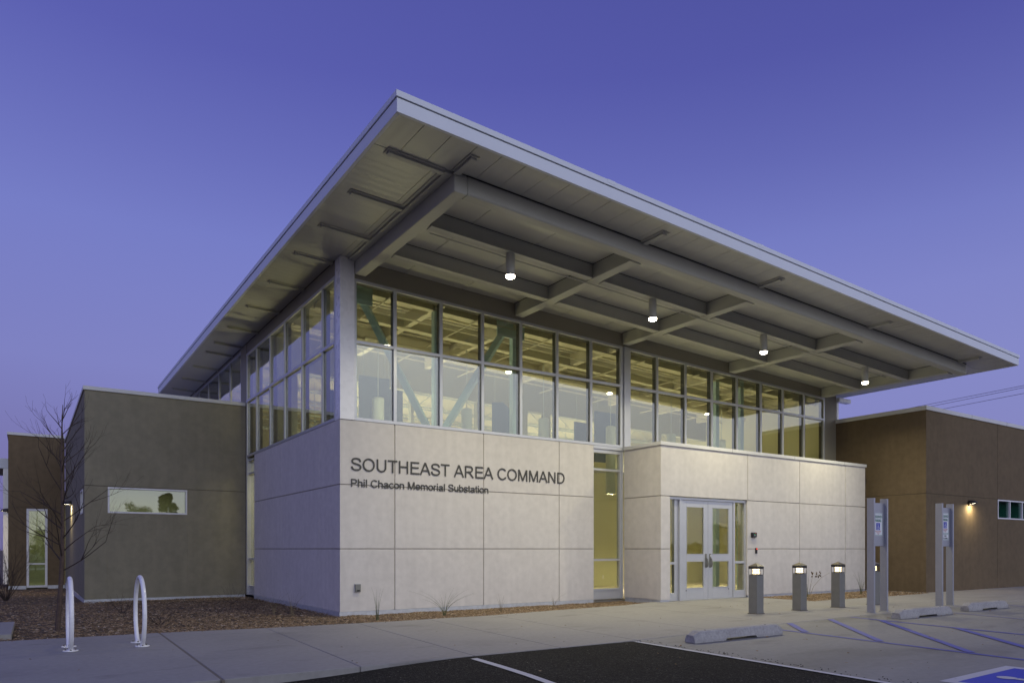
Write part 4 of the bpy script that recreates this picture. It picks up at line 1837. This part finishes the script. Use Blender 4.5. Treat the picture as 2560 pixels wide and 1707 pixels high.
wheel_stop(2.26, 4.08, -6.62, 'nearest concrete wheel stop, beside the black asphalt')
wheel_stop(7.73, 9.56, -6.35, 'middle concrete wheel stop in front of the left parking sign')
wheel_stop(10.41, 12.10, -6.26, 'farthest concrete wheel stop at the right edge of the picture')


# ---------------------------------------------------------------- bike racks
def bike_rack(x, y, label):
    P_ = thing('bike_rack', (x, y, 0), label, 'bike rack', 'white hoop bike racks')
    R, cz = .455, .405
    a0 = math.asin(-(cz - .01) / R)
    pts = []
    for i in range(41):
        a = a0 + (pi - 2 * a0) * i / 40
        pts.append((0, -R * cos(a), cz + R * sin(a)))
    m = MB()
    m.tube(pts, .0265, 16)
    m.build('hoop', M['white'], P_, smooth=True)
    for s_ in (-1, 1):
        yb = s_ * R * cos(a0)
        m = MB()
        m.lathe([(.083, .0), (.085, .003), (.083, .010), (.035, .012)], 0, yb, 28)
        f_ = m.build('foot_flange', M['white'], P_, smooth=True)
        m = MB()
        for k_ in range(3):
            a = 2 * pi * k_ / 3 + .5
            m.tube([(.06 * cos(a), yb + .06 * sin(a), .011), (.06 * cos(a), yb + .06 * sin(a), .026)], .009, 6)
        m.build('bolt', M['capm'], f_)


bike_rack(-4.47, -2.79, 'white hoop bike rack on the left, beside the tree trunk')
bike_rack(-3.70, -2.79, 'white hoop bike rack on the right, in front of the long wing window')

# ==================================================================== GROUND
gd = MB()
gd.poly([(-900, -900, -.30), (900, -900, -.30), (900, 900, -.30), (-900, 900, -.30)])
tag(gd.build('ground', M['dirt']), kind='structure')


def asph_z(x, y):
    t_ = min(1, max(0, (-.6 - x) / 2.6))
    s_ = min(1, max(0, (-5.9 - y) / 3.0)) * .0
    return -.008 - .085 * t_ * t_ * (3 - 2 * t_) - s_


def wob(x, y, a=.006, s=3.0):
    return a * noise.noise(Vector((x * s, y * s, 3.3)))


az = MB()
xs_ = [-70, -40, -20, -12, -8, -6] + [-5 + .15 * i for i in range(46)]
xs_ = [x for x in xs_ if x < 1.80] + [1.80]
ys2 = [-80, -40, -25, -18, -14, -12] + [-11 + .15 * i for i in range(33)] + [-6.02]
for x in xs_:
    for y in ys2:
        xe = x
        if x == 1.80:
            xe = 1.80 + (y + 6.1) * .045 * (1 if y > -10 else 0) + (wob(0, y, .012, 9) if y > -11 else 0)
            if y <= -10:
                xe = 1.63
        az.v.append((xe, y, asph_z(x, y) + wob(x, y, .003, 2)))
ny = len(ys2)
for i in range(len(xs_) - 1):
    for j in range(ny - 1):
        a = i * ny + j
        az.f.append([a, a + ny, a + ny + 1, a + 1])
tag(az.build('asphalt_parking', M['asphalt']), kind='structure')

# sidewalk slabs
EX = [(-70, -1.4), (-5.2, -1.44), (-3.3, -1.52), (-1.83, -1.74), (.36, -1.87), (.9, -1.84), (2.25, -1.84), (4.02, -1.585), (5.84, -1.43), (6.3, -1.30), (7.163, -1.03)]
NX = [(-70, -6.07), (1.9, -6.02), (4.6, -5.80), (7.4, -5.66), (12, -5.60), (60, -5.5)]


def interp(T_, x):
    for (a, b_), (c, e) in zip(T_, T_[1:]):
        if x <= c:
            return b_ + (e - b_) * (x - a) / (c - a)
    return T_[-1][1]


sw = MB()


def slab(xl_top, xr_top, xl_bot, xr_bot, top, bot, n=10, gap_l=.005, gap_r=.005, z1=0.0, rough=True):
    """quad slab: left/right x at the far (top) and near (bottom) edge"""
    pts = []
    for i in range(n + 1):
        t_ = i / n
        x = (xl_bot + gap_l) + (xr_bot - gap_r - xl_bot - gap_l) * t_
        pts.append((x, bot(x) + (wob(x, 0, .010, 7) if rough else 0)))
    for i in range(n + 1):
        t_ = 1 - i / n
        x = (xl_top + gap_l) + (xr_top - gap_r - xl_top - gap_l) * t_
        pts.append((x, top(x) + (wob(x, 5, .014, 6) if rough else 0)))
    sw.prism(pts, -.20, z1)


J = [(-70, -70), (-3.30, -3.38), (-1.83, -2.02), (-.375, -.64), (.893, .603), (2.246, 1.904), (4.02, 3.66), (5.84, 5.42), (7.163, 7.0)]
tf = lambda x: interp(EX, x)
nf = lambda x: interp(NX, x)
for i in range(len(J) - 1):
    slab(J[i][0], J[i + 1][0], J[i][1], J[i + 1][1], tf, nf, 30 if i == 0 else 14,
         gap_l=.012 if i == 1 else .004, gap_r=.012 if i == 0 else .004)
ve = lambda x: -1.10
slab(7.163, 8.95, 7.0, 8.75, ve, nf)
slab(8.95, 10.42, 8.75, 10.42, ve, nf)
be = lambda x: -2.95
slab(10.42, 12.2, 10.42, 12.0, be, nf)
slab(12.2, 14.0, 12.0, 13.8, be, nf)
slab(14.0, 16.0, 13.8, 15.8, lambda x: -2.95 + max(0, x - 15.2) * .2, nf)
slab(16.0, 60, 15.8, 60, lambda x: -2.70, nf)
sdw = sw.build('sidewalk', M['walk'], bevel=.006)
tag(sdw, kind='structure')
jf = MB()
jf.prism([(-70, -5.9), (7.05, -5.8), (7.05, -1.3), (5.8, -1.6), (4, -1.75), (.9, -1.98), (-1.8, -1.86), (-70, -1.6)], -.19, -.012)
jf.prism([(7.06, -5.6), (15.9, -5.5), (59, -5.4), (59, -3.0), (10.5, -3.05), (10.4, -1.15), (7.06, -1.15)], -.19, -.012)
jf.prism([(-3.395, -6.05), (-3.365, -6.05), (-3.285, -1.53), (-3.315, -1.53)], -.10, -.004)
tag(jf.build('paving_joints', M['jointfill']), kind='structure')

# concrete parking pad
pd = MB()
PX = lambda y: 1.83 + (y + 6.1) * .045
pts = [(PX(-10), -40), (60, -40)] + [(x, nf(x) - .008) for x in (60, 30, 16, 12, 9, 7.4, 6, 4.6, 3, 1.95)] + [(PX(-6.1) + .03, -6.15), (PX(-8), -8), (PX(-10), -10)]
pd.poly([(x, y, -.0045) for x, y in pts])
tag(pd.build('parking_pad', M['pad']), kind='structure')


# painted markings
def marking(name, quads, m, z=0.0, sub=1):
    mb = MB()
    for q in quads:
        mb.poly([(a, b_, z) for a, b_ in q])
    return tag(mb.build(name, m), kind='structure')


def line2(p, q, w_):
    return strokeq(p[0], p[1], q[0], q[1], w_)


BZ = 0.0
bl = [line2((4.60, -6.16), (4.425, -7.886), .085), line2((4.425, -7.886), (4.30, -9.16), .085), line2((4.30, -9.16), (4.05, -11.5), .085)]
bl2 = [line2((7.40, -5.72), (7.08, -7.613), .085), line2((7.08, -7.613), (6.80, -9.6), .085), line2((6.80, -9.6), (6.5, -12), .085)]
marking('parking_line', bl, M['bluepaint'], 0)
marking('parking_line', bl2, M['bluepaint'], 0)
marking('hatch_lines', [line2((5.52, -5.79), (4.62, -6.70), .10), line2((6.69, -5.77), (4.50, -7.89), .10), line2((7.22, -6.38), (4.36, -9.07), .10),
                        line2((7.06, -7.65), (4.4, -10.2), .11), line2((6.9, -9.0), (4.3, -11.4), .11)], M['bluepaint'], .0035)
marking('parking_line', [line2((9.98, -5.9), (9.55, -7.6), .09), line2((9.55, -7.6), (9.2, -9.2), .09)], M['fadedpaint'], 0)
marking('parking_line', [line2((13.05, -5.8), (12.43, -6.9), .09)], M['fadedpaint'], 0)
# white edge line, two stretches following the kerbless joint
q = []
for i in range(20):
    y0, y1 = -6.12 - i * .3, -6.12 - (i + 1) * .3
    x0, x1 = PX(y0) - .045, PX(y1) - .045
    q.append(line2((x0, y0), (x1, y1), .075))
wl = MB()
for s_ in q:
    wl.poly([(a, b_, .0005) for a, b_ in s_])
tag(wl.build('edge_line', M['whitepaint']), kind='structure')
wl = MB()
pp = [(-.745, -6.19), (-.79, -6.8), (-.85, -7.4), (-.93, -7.95), (-1.02, -8.6), (-1.2, -10)]
for a, b_ in zip(pp, pp[1:]):
    s_ = line2(a, b_, .085)
    wl.poly([(u, v, asph_z(u, v) + .007) for u, v in s_])
tag(wl.build('bay_line', M['whitepaint']), kind='structure')

# accessible pavement symbol: white frame, blue square, white figure
S = 1.50


def hcq(u, v):     # local (0..1, 0..1) -> ground
    o_ = Vector((2.17, -9.79 - S))
    ex = Vector((1.0, .035)) * S
    ey = Vector((-.05, 1.0)) * S
    p_ = o_ + ex * u + ey * v
    return (p_.x + .02, p_.y)


mw = MB()
fr = .075
for a, b_, c, e in ((0, 1, 0, fr), (0, 1, 1 - fr, 1), (0, fr, fr, 1 - fr), (1 - fr, 1, fr, 1 - fr)):
    mw.poly([(*hcq(a, c), .0002), (*hcq(b_, c), .0002), (*hcq(b_, e), .0002), (*hcq(a, e), .0002)])
for q_ in isa_polys():
    mw.poly([(*hcq(.12 + .76 * a, .12 + .76 * (b_ + .02)), .0045) for a, b_ in q_])
tag(mw.build('pavement_symbol_white', M['whitepaint']), kind='structure')
mw = MB()
mw.poly([(*hcq(a, b_), .0002) for a, b_ in ((fr + .001, fr + .001), (1 - fr - .001, fr + .001), (1 - fr - .001, 1 - fr - .001), (fr + .001, 1 - fr - .001))])
tag(mw.build('pavement_symbol_blue', M['bluefield']), kind='structure')

# ---------------------------------------------------------------- mulch beds
mb_ = MB()
xs3 = [-60, -30, -16, -10] + [-8 + .25 * i for i in range(62)]
xs3 = [x for x in xs3 if x < 7.1] + [7.15]
nyy = 40
for x in xs3:
    e_ = tf(x) + .012
    yb = 30 if x < -3.7 else (7.2 if x < -.02 else .14)
    for j in range(nyy + 1):
        t_ = (j / nyy) ** 1.5
        y = e_ + (yb - e_) * t_
        z = -.022 + .018 * noise.noise(Vector((x * 2.1, y * 2.1, 0))) - (.13 * min(1, max(0, (y - 6) / 10)) if x < -3.7 else 0) - .045 * min(1, max(0, (y - e_) / .35))
        if j == 0:
            z = -.035
        mb_.v.append((x, y, z))
for i in range(len(xs3) - 1):
    for j in range(nyy):
        a = i * (nyy + 1) + j
        mb_.f.append([a, a + nyy + 1, a + nyy + 2, a + 1])
tag(mb_.build('mulch_bed', M['mulch'], smooth=True), kind='structure')
mb_ = MB()
mb_.prism([(10.43, -2.94), (15.3, -2.94), (15.98, -2.76), (16, -1.2), (15.5, -.1), (15.4, -1.18), (10.43, -1.18)], -.15, -.02)
tag(mb_.build('mulch_bed', M['mulch']), kind='structure')


def chips(region, n, zf, name, mat_, sz=(.010, .030), seed=1):
    R_ = random.Random(seed)
    m = MB()
    for _ in range(n):
        x, y = region(R_)
        if x is None:
            continue
        z = zf(x, y)
        a, l_, w_ = R_.uniform(0, pi), R_.uniform(*sz), R_.uniform(.004, .010)
        tilt = R_.uniform(-.5, .5)
        ca, sa = cos(a), sin(a)
        h_ = R_.uniform(.002, .006)
        b = len(m.v)
        z += R_.uniform(.0, .018)
        for (u, v, k_) in ((-l_, -w_, 0), (l_, -w_ * .7, 0), (l_, w_ * .7, 0), (-l_, w_, 0), (-l_ * .9, 0, h_), (l_ * .9, 0, h_)):
            m.v.append((x + u * ca - v * sa, y + u * sa + v * ca, z + k_ + u * tilt * .5))
        m.f += [[b, b + 1, b + 5, b + 4], [b + 2, b + 3, b + 4, b + 5], [b + 1, b + 2, b + 5], [b + 3, b, b + 4]]
    o = m.build(name, mat_)
    return o


def reg_main(R_):
    if R_.random() < .40:       # strip along the pale front block
        x = R_.uniform(-.05, 7.1)
        y = R_.uniform(tf(x) + .03, .02)
        return (x, y)
    x = R_.uniform(-9, .0)
    y = tf(x) + .03 + (7.0 - tf(x)) * R_.random() ** 1.25
    if x < -4.0 and R_.random() < .3:
        y = R_.uniform(7, 17)
    if x > 0 and y > -.02:
        return (None, None)
    if -6.2 < x < -5.08 and -.66 < y < 1.48:
        return (None, None)
    return (x, y)


zmain = lambda x, y: -.018 + .018 * noise.noise(Vector((x * 2.1, y * 2.1, 0))) - (.13 * min(1, max(0, (y - 6) / 10)) if x < -3.7 else 0) - .045 * min(1, max(0, (y - tf(x)) / .35))
tag(chips(reg_main, 80000, zmain, 'mulch_chips', M['chips'], seed=3), 'brown bark mulch chips covering the bed at the foot of the building', 'mulch', kind='stuff')
tag(chips(lambda R_: (R_.uniform(10.46, 15.95), R_.uniform(-2.93, -1.3)), 12000, lambda x, y: -.016, 'mulch_chips', M['chips'], seed=4),
    'brown bark mulch chips in the small bed behind the bollards', 'mulch', kind='stuff')
# crumbs of asphalt and bits of bark by the edges
def reg_crumb(R_):
    y = R_.uniform(-10, -6.1)
    return (PX(y) + .02 + abs(R_.gauss(0, .07)), y)
tag(chips(reg_crumb, 110, lambda x, y: -.004, 'asphalt_crumbs', M['asphalt'], (.003, .009), 5), 'loose black asphalt crumbs along the white edge line', 'gravel', kind='stuff')
def reg_litter(R_):
    x = R_.uniform(-6, 15)
    y = (tf(x) if x < 7 else -2.95) - abs(R_.gauss(0, .12)) if R_.random() < .55 else R_.uniform(-9.5, -3.2)
    return (x, y)
tag(chips(reg_litter, 230, lambda x, y: .0015, 'bark_litter', M['chips'], (.006, .016), 6), 'scattered bits of bark on the paving', 'litter', kind='stuff')
# small concrete pad at the far left
pd = MB()
pd.prism([(-6.3, -.66), (-5.09, -.655), (-5.075, 1.47), (-6.3, 1.45)], -.15, .012)
tag(pd.build('utility_pad', M['walk'], bevel=.006), kind='structure')
# fallen leaves near the wheel stops
lf = MB()
R_ = random.Random(9)
for (cx_, cy_) in ((2.9, -6.75), (3.6, -6.8), (8.1, -6.52), (8.5, -6.55), (8.95, -6.52), (9.5, -6.5), (9.6, -6.32), (7.75, -6.2), (2.35, -7.6), (10.9, -6.5), (1.95, -6.75), (9.3, -6.45), (5.3, -8.2), (6.9, -4.6), (3.1, -8.3)):
    a = R_.uniform(0, 6)
    s_ = R_.uniform(.018, .034)
    b = len(lf.v)
    for (u, v, z) in ((-1, 0, .25), (-.3, .5, .05), (.6, .45, .4), (1, 0, .1), (.5, -.5, .3), (-.3, -.45, .1), (0, 0, 0)):
        lf.v.append((cx_ + s_ * (u * cos(a) - v * sin(a)), cy_ + s_ * (u * sin(a) + v * cos(a)), .004 + z * s_))
    for i in range(6):
        lf.f.append([b + i, b + (i + 1) % 6, b + 6])
tag(lf.build('fallen_leaves', M['fallen']), 'dry brown leaves scattered round the wheel stops', 'leaves', kind='stuff')


# ==================================================================== PLANTS
def grow(mb, p, d_, ln, r, depth, R_, bend=.25, up=.35, minr=.0016, kids_=(2, 3), shrink=.66, spread=.55, thin=None):
    n = 5
    pts, rr_ = [Vector(p)], [r]
    cur, dv = Vector(p), Vector(d_).normalized()
    for i in range(n):
        dv = dv + Vector((R_.gauss(0, bend), R_.gauss(0, bend), R_.gauss(0, bend * .5) + up * .25)) * .32
        dv.normalize()
        cur = cur + dv * (ln / n)
        pts.append(cur.copy())
        rr_.append(max(minr * .6, r * (1 - .62 * (i + 1) / n)))
    mb.tube(pts, rr_, 5 if r > .006 else 4, cap=False)
    if depth <= 0 or r < minr:
        return
    k_ = R_.randint(*kids_)
    for c in range(k_):
        t_ = R_.uniform(.35, .98) if c else 1.0
        i = min(n, int(t_ * n))
        a = R_.uniform(0, 2 * pi)
        side = dv.cross(Vector((cos(a), sin(a), .3))).normalized()
        nd = (dv + side * spread * R_.uniform(.6, 1.2)).normalized()
        grow(mb, pts[i], nd, ln * shrink * R_.uniform(.8, 1.2), rr_[i] * .8, depth - 1, R_, bend, up, minr, kids_, shrink, spread)


def young_tree(loc, label, h=3.72, seed=4):
    R_ = random.Random(seed)
    T_ = thing('bare_tree', loc, label, 'tree')
    m = MB()
    pts, rr_ = [], []
    n = 16
    for i in range(n + 1):
        t_ = i / n
        pts.append((.03 * sin(t_ * 5) + .10 * t_, .02 * sin(t_ * 7 + 1), h * .93 * t_))
        rr_.append(.034 * (1 - t_) ** .8 + .004)
    m.tube(pts, rr_, 8)
    m.build('trunk', M['bark'], T_, smooth=True)
    m = MB()
    nb = 25
    for i in range(nb):
        t_ = .27 + .70 * i / nb + R_.uniform(-.015, .015)
        k_ = min(n - 1, int(t_ * n))
        f_ = t_ * n - k_
        p_ = Vector(pts[k_]).lerp(Vector(pts[k_ + 1]), f_)
        a = i * 2.4 + R_.uniform(-.5, .5)
        env = (1.15 if t_ < .5 else 1.15 - (t_ - .5) * 1.45)
        ln = max(.28, env * R_.uniform(.7, 1.0) * .82)
        el = R_.uniform(.45, .85) if t_ < .6 else R_.uniform(.8, 1.4)
        d_ = Vector((cos(a), sin(a), el))
        grow(m, p_, d_, ln, .0125 * (1.1 - t_ * .55), 3, R_, bend=.22, up=.5, minr=.0017, kids_=(2, 3), shrink=.56, spread=.55)
    m.build('crown', M['twig'], T_)
    return T_


young_tree((-4.52, -.10, -.03), 'slender bare young tree with a thin trunk in the mulch bed before the left wing')


def twig_shrub(loc, h, n, label, seed, spread=.8, depth=3, r=.007):
    R_ = random.Random(seed)
    T_ = thing('bare_shrub', loc, label, 'shrub')
    m = MB()
    for i in range(n):
        a = 2 * pi * i / n + R_.uniform(-.4, .4)
        d_ = Vector((cos(a) * spread, sin(a) * spread, 1))
        grow(m, (.03 * cos(a), .03 * sin(a), -.01), d_, h * R_.uniform(.5, .75), r, depth, R_, bend=.25, up=.15, minr=.002, kids_=(2, 3), shrink=.6, spread=.5)
    m.build('branches', M['twig'], T_)
    return T_


twig_shrub((-5.35, 8.9, -.06), 1.5, 16, 'large twiggy bare shrub at the far left before the brown corner', 11, .55, 3, .010)
twig_shrub((-5.75, 6.5, -.05), 1.1, 12, 'dark bare shrub cut by the left edge of the picture', 12, .8, 3, .009)
twig_shrub((-3.07, .17, -.03), .34, 9, 'small dark spiky shrub right of the second bike rack', 13, 1.3, 2, .005)
twig_shrub((-3.35, 2.9, -.03), .40, 7, 'small bare shrub at the foot of the left wing', 14, 1.0, 2, .005)
twig_shrub((-.95, 4.4, -.03), .55, 8, 'thin bare shrub near the narrow window strip', 15, 1.3, 2, .004)
twig_shrub((-1.05, 2.2, -.03), .40, 7, 'thin bare shrub beside the side wall of the pale block', 16, 1.3, 2, .004)


def grass_tuft(loc, h, n, label, seed, m='grass', lean=.35, wid=.004):
    R_ = random.Random(seed)
    mb = MB()
    for i in range(n):
        a = R_.uniform(0, 2 * pi)
        hh = h * R_.uniform(.45, 1)
        ln = lean * R_.uniform(.2, 1.2)
        pts, rad = [], []
        for k_ in range(6):
            t_ = k_ / 5
            pts.append((.02 * cos(a) + cos(a) * ln * hh * t_ * t_, .02 * sin(a) + sin(a) * ln * hh * t_ * t_, -.02 + hh * (t_ - .12 * ln * t_ ** 3)))
            rad.append(wid * (1 - t_ * .85))
        mb.tube(pts, rad, 3, cap=False)
    o = mb.build('grass_tuft', M[m])
    o.location = loc
    return tag(o, label, 'grass', 'grass tufts planted in the mulch')


grass_tuft((.175, -1.35, 0), .62, 12, 'upright green grass tuft below the outlet box', 1, lean=.3)
grass_tuft((1.57, -1.22, 0), .55, 16, 'drooping green grass tuft under the large lettering', 2, lean=1.2)
grass_tuft((2.9, -1.10, 0), .38, 8, 'sparse dry grass tuft at the middle of the front wall', 3, 'grassdry', .4, .003)
grass_tuft((4.55, -.65, 0), .35, 9, 'short dry grass tuft near the right end of the lettered wall', 4, 'grassdry', .8, .003)
grass_tuft((-.80, .32, 0), .55, 12, 'thin grass tuft by the near corner of the side wall', 5, 'grassdry', .5, .003)
grass_tuft((-.96, .95, 0), .52, 10, 'dry arching grass tuft further along the side wall', 6, 'grassdry', 1.0, .003)
grass_tuft((11.70, -1.93, 0), .78, 10, 'tall grass tuft behind the second bollard', 7, lean=.4)
grass_tuft((13.85, -2.10, 0), .75, 14, 'tall green grass tuft left of the nearer parking sign', 8, lean=.55)
# seed heads on thin stalks
T = thing('seed_stalk', (11.75, -1.95, -.02), 'thin arching stalk with brown seed pods above the mulch behind the bollards', 'plant')
m = MB()
m.tube([(0, 0, 0), (.15, -.02, .28), (.45, -.04, .50), (.80, -.05, .62)], [.006, .005, .004, .002], 5)
m.tube([(0, 0, 0), (.05, 0, .3), (.16, 0, .60)], [.005, .004, .002], 5)
m.build('stalk', M['grassdry'], T)
m = MB()
R_ = random.Random(5)
for i in range(16):
    c = Vector((.08 + R_.uniform(0, .42), R_.uniform(-.04, .04), .56 + R_.uniform(-.05, .09)))
    m.lathe([(.003, c.z - .022), (.014, c.z - .008), (.015, c.z + .008), (.003, c.z + .024)], c.x, c.y, 6)
m.build('seed_pod', mat('seed pod', (.09, .06, .03), .8), T)

# ---------------------------------------------------------------- trees across the street (seen mirrored in the glass) and beyond


def leafy(name, h, w_, seed, conifer=False):
    R_ = random.Random(seed)
    T_ = bpy.data.objects.new(name, None)
    COL.objects.link(T_)
    m = MB()
    m.tube([(0, 0, -.4), (.1, 0, h * .3), (.0, .1, h * .62), (0, 0, h * .9)], [w_ * .055, w_ * .045, w_ * .03, .03], 8)
    m.build('trunk', M['bark'], T_, smooth=True)
    m = MB()
    cl_ = []
    nc = 46
    for i in range(nc):
        if conifer:
            t_ = R_.random() ** .8
            rad_ = w_ * .5 * (1 - t_ * .85)
            a = R_.uniform(0, 2 * pi)
            cl_.append((Vector((cos(a) * rad_ * R_.uniform(.3, 1), sin(a) * rad_ * R_.uniform(.3, 1), h * (.12 + .85 * t_))), w_ * .13 * (1.2 - t_ * .6)))
        else:
            a, b_ = R_.uniform(0, 2 * pi), R_.uniform(-.6, 1.2)
            q_ = R_.uniform(.45, 1)
            cl_.append((Vector((cos(a) * cos(b_) * w_ * .42 * q_, sin(a) * cos(b_) * w_ * .42 * q_, h * .62 + sin(b_) * h * .33 * q_)), w_ * R_.uniform(.10, .17)))
    for c, r in cl_:
        for _ in range(150):
            v = Vector((R_.gauss(0, 1), R_.gauss(0, 1), R_.gauss(0, .75)))
            p_ = c + v.normalized() * r * R_.random() ** .4
            s_ = R_.uniform(.07, .16) * (h / 9)
            u = Vector((R_.gauss(0, 1), R_.gauss(0, 1), R_.gauss(0, 1))).normalized()
            w2 = u.orthogonal().normalized()
            b = len(m.v)
            m.v += [tuple(p_ - u * s_), tuple(p_ + w2 * s_ * .5), tuple(p_ + u * s_), tuple(p_ - w2 * s_ * .5)]
            m.f.append([b, b + 1, b + 2, b + 3])
    m.build('crown', M['leaf'], T_)
    return T_


t1 = tag(leafy('leafy_tree', 9.5, 7.0, 21), 'broad dark tree mirrored in the entrance doors, nearest the taller conifer', 'tree', 'trees across the street')
t1.location = (89, -70, -.3)
t1.scale = (.62, .62, .62)
t2 = tag(leafy('conifer_tree', 11.5, 5.2, 22, True), 'dark conifer mirrored at the right end of the long wing window', 'tree', 'trees across the street')
t2.location = (9.3, -70, -.3)
t2.scale = (1.0, 1.0, .74)
for x, y, k_, lb in ((6.5, -74, .78, 'rounded tree mirrored in the middle of the long wing window'), (97.5, -71, .66, 'broad tree right of the conifer mirrored in the doors'), (-3, -76, .5, 'low broad tree mirrored at the left of the long wing window'),
                     (170, -70, 1.5, 'broad tree far right across the street, first of a row'), (179, -72, 1.6, 'broad tree far right across the street, second of a row'),
                     (188, -70, 1.5, 'broad tree far right across the street, third of a row'), (198, -72, 1.6, 'broad tree far right across the street, last of a row'),
                     (-13.5, 58, .55, 'dark tree beyond the porch at the left edge'), (-17, 66, .6, 'dark tree further left beyond the porch')):
    copy_thing(t1, (x, y, -.3), lb, x).scale = (k_, k_, k_)
for x, y, k_, lb in ((94, -70, .84, 'tall conifer mirrored in the right entrance door'), (-10, 62, .45, 'dark conifer far beyond the porch'),
                     (30, -84, .7, 'dark conifer across the street opposite the entrance')):
    copy_thing(t2, (x, y, -.3), lb, y).scale = (k_, k_, k_)
yt = [o for o in bpy.data.objects if o.name.startswith('bare_tree')][0]
bt = copy_thing(yt, (6.9, -72, -.3), 'bare tree across the street, mirrored in the long wing window', 1.2)
bt.scale = (2.6, 2.6, 1.85)


R_ = random.Random(77)
m = MB()
for i in range(16000):
    x = R_.uniform(-120, 300)
    hgt = 2.2 + 1.8 * (noise.noise(Vector((x * .09, 0, 0))) + .5 * noise.noise(Vector((x * .4, 3, 0)))) + .5
    p_ = Vector((x, -125 + R_.uniform(-3, 3), -.3 + max(0, hgt) * R_.random() ** .6))
    u = Vector((R_.gauss(0, 1), R_.gauss(0, 1), R_.gauss(0, 1))).normalized()
    w2 = u.orthogonal().normalized()
    s_ = R_.uniform(.25, .6)
    b = len(m.v)
    m.v += [tuple(p_ - u * s_), tuple(p_ + w2 * s_ * .5), tuple(p_ + u * s_), tuple(p_ - w2 * s_ * .5)]
    m.f.append([b, b + 1, b + 2, b + 3])
tag(m.build('distant_treeline', M['leaf']), 'dark distant treeline along the far side of the street', 'treeline', kind='stuff')

# ---------------------------------------------------------------- utility poles and wires
def pole(loc, rz, label, transformer=False, h=9.6):
    P_ = thing('utility_pole', loc, label, 'utility pole', 'wooden utility poles', rz)
    m = MB()
    m.tube([(0, 0, 0), (0, 0, h)], [.16, .10], 10)
    m.build('post', M['bark'], P_, smooth=True)
    m = MB()
    m.box(-.06, .06, -1.1, 1.1, h - .5, h - .38)
    m.build('crossarm', M['bark'], P_)
    if transformer:
        m = MB()
        m.lathe([(.22, h - 2.1), (.24, h - 2.0), (.24, h - 1.3), (.12, h - 1.2)], .42, 0, 16)
        m.build('transformer', M['post'], P_, smooth=True)
    return P_


def wire(a, b_, sag, label, grp, r=.014):
    m = MB()
    pts = []
    for i in range(25):
        t_ = i / 24
        pts.append((a[0] + (b_[0] - a[0]) * t_, a[1] + (b_[1] - a[1]) * t_, a[2] + (b_[2] - a[2]) * t_ - 4 * sag * t_ * (1 - t_)))
    m.tube(pts, r, 4)
    return tag(m.build('power_line', M['dk']), label, 'power line', grp)


pole((-24, -32, -.3), 0, 'wooden utility pole far left across the car park')
pole((16, -33, -.3), 0, 'wooden utility pole with transformer across the car park', True)
pole((58, -34, -.3), 0, 'wooden utility pole far right across the car park')
for i, (dy_, dz) in enumerate(((-1, 9.3), (1, 9.3), (0, 7.6))):
    nm = ('outer overhead wire across the car park behind the viewer', 'inner overhead wire across the car park behind the viewer', 'lower overhead wire across the car park behind the viewer')[i]
    wire((-24, -32 + dy_, dz - .3), (16, -33 + dy_, dz - .3), .5, nm + ', left span', 'overhead wires across the car park', .02)
    wire((16, -33 + dy_, dz - .3), (58, -34 + dy_, dz - .3), .5, nm + ', right span', 'overhead wires across the car park', .02)


# wires in the sky at the right
def cam_pt(u, v, t_):
    Xv = Vector((sin(AL), cos(AL)))
    Yv = Vector((-cos(AL), sin(AL)))
    r_ = Vector(((u - 1280) / 1815.6, 1.0)) * t_
    C_ = Vector((-3.2442, 13.6898))
    p_ = r_ - C_
    return Vector((p_.dot(Xv), p_.dot(Yv), 1.22 + (1371.5 - v) / 1815.6 * t_))


for i, (v1, u0, v0_, lb) in enumerate(((963.3, 2314, 1012, 'uppermost thin power line crossing the sky above the right wing'),
                                       (968.4, 2328.5, 1015.3, 'middle thin power line crossing the sky above the right wing'),
                                       (983, 2360, 1021.6, 'lowest thin power line crossing the sky above the right wing'))):
    a = cam_pt(2560, v1, 46.0)
    b_ = cam_pt(u0, v0_, 52.0)
    d_ = (b_ - a)
    wire(tuple(a - d_ * 1.6), tuple(b_ + d_ * 1.6), .0, lb, 'power lines above the right wing', .013)
pole_a = cam_pt(2314, 1012, 52.0)
pole_b = cam_pt(2560, 963.3, 46.0)
d_ = pole_a - pole_b
pp1 = pole_a + d_ * 1.6
pp2 = pole_b - d_ * 1.6
pole((pp1.x, pp1.y, -.3), .9, 'utility pole hidden behind the building', False, pp1.z + .3 + .4)
pole((pp2.x, pp2.y, -.3), .9, 'utility pole beyond the right edge of the picture', False, pp2.z + .3 + .4)
# lamp post far left
P_ = thing('lamp_post', (-8.9, 34.0, -.3), 'distant dark lamp post at the left edge of the picture', 'lamp post')
m = MB()
m.tube([(0, 0, 0), (0, 0, 5.0)], [.09, .07], 8)
m.build('pole', M['bronze'], P_)
m = MB()
m.box(0, .45, -.1, .1, 4.85, 4.93)
m.build('lamp_head', M['bronze'], P_)
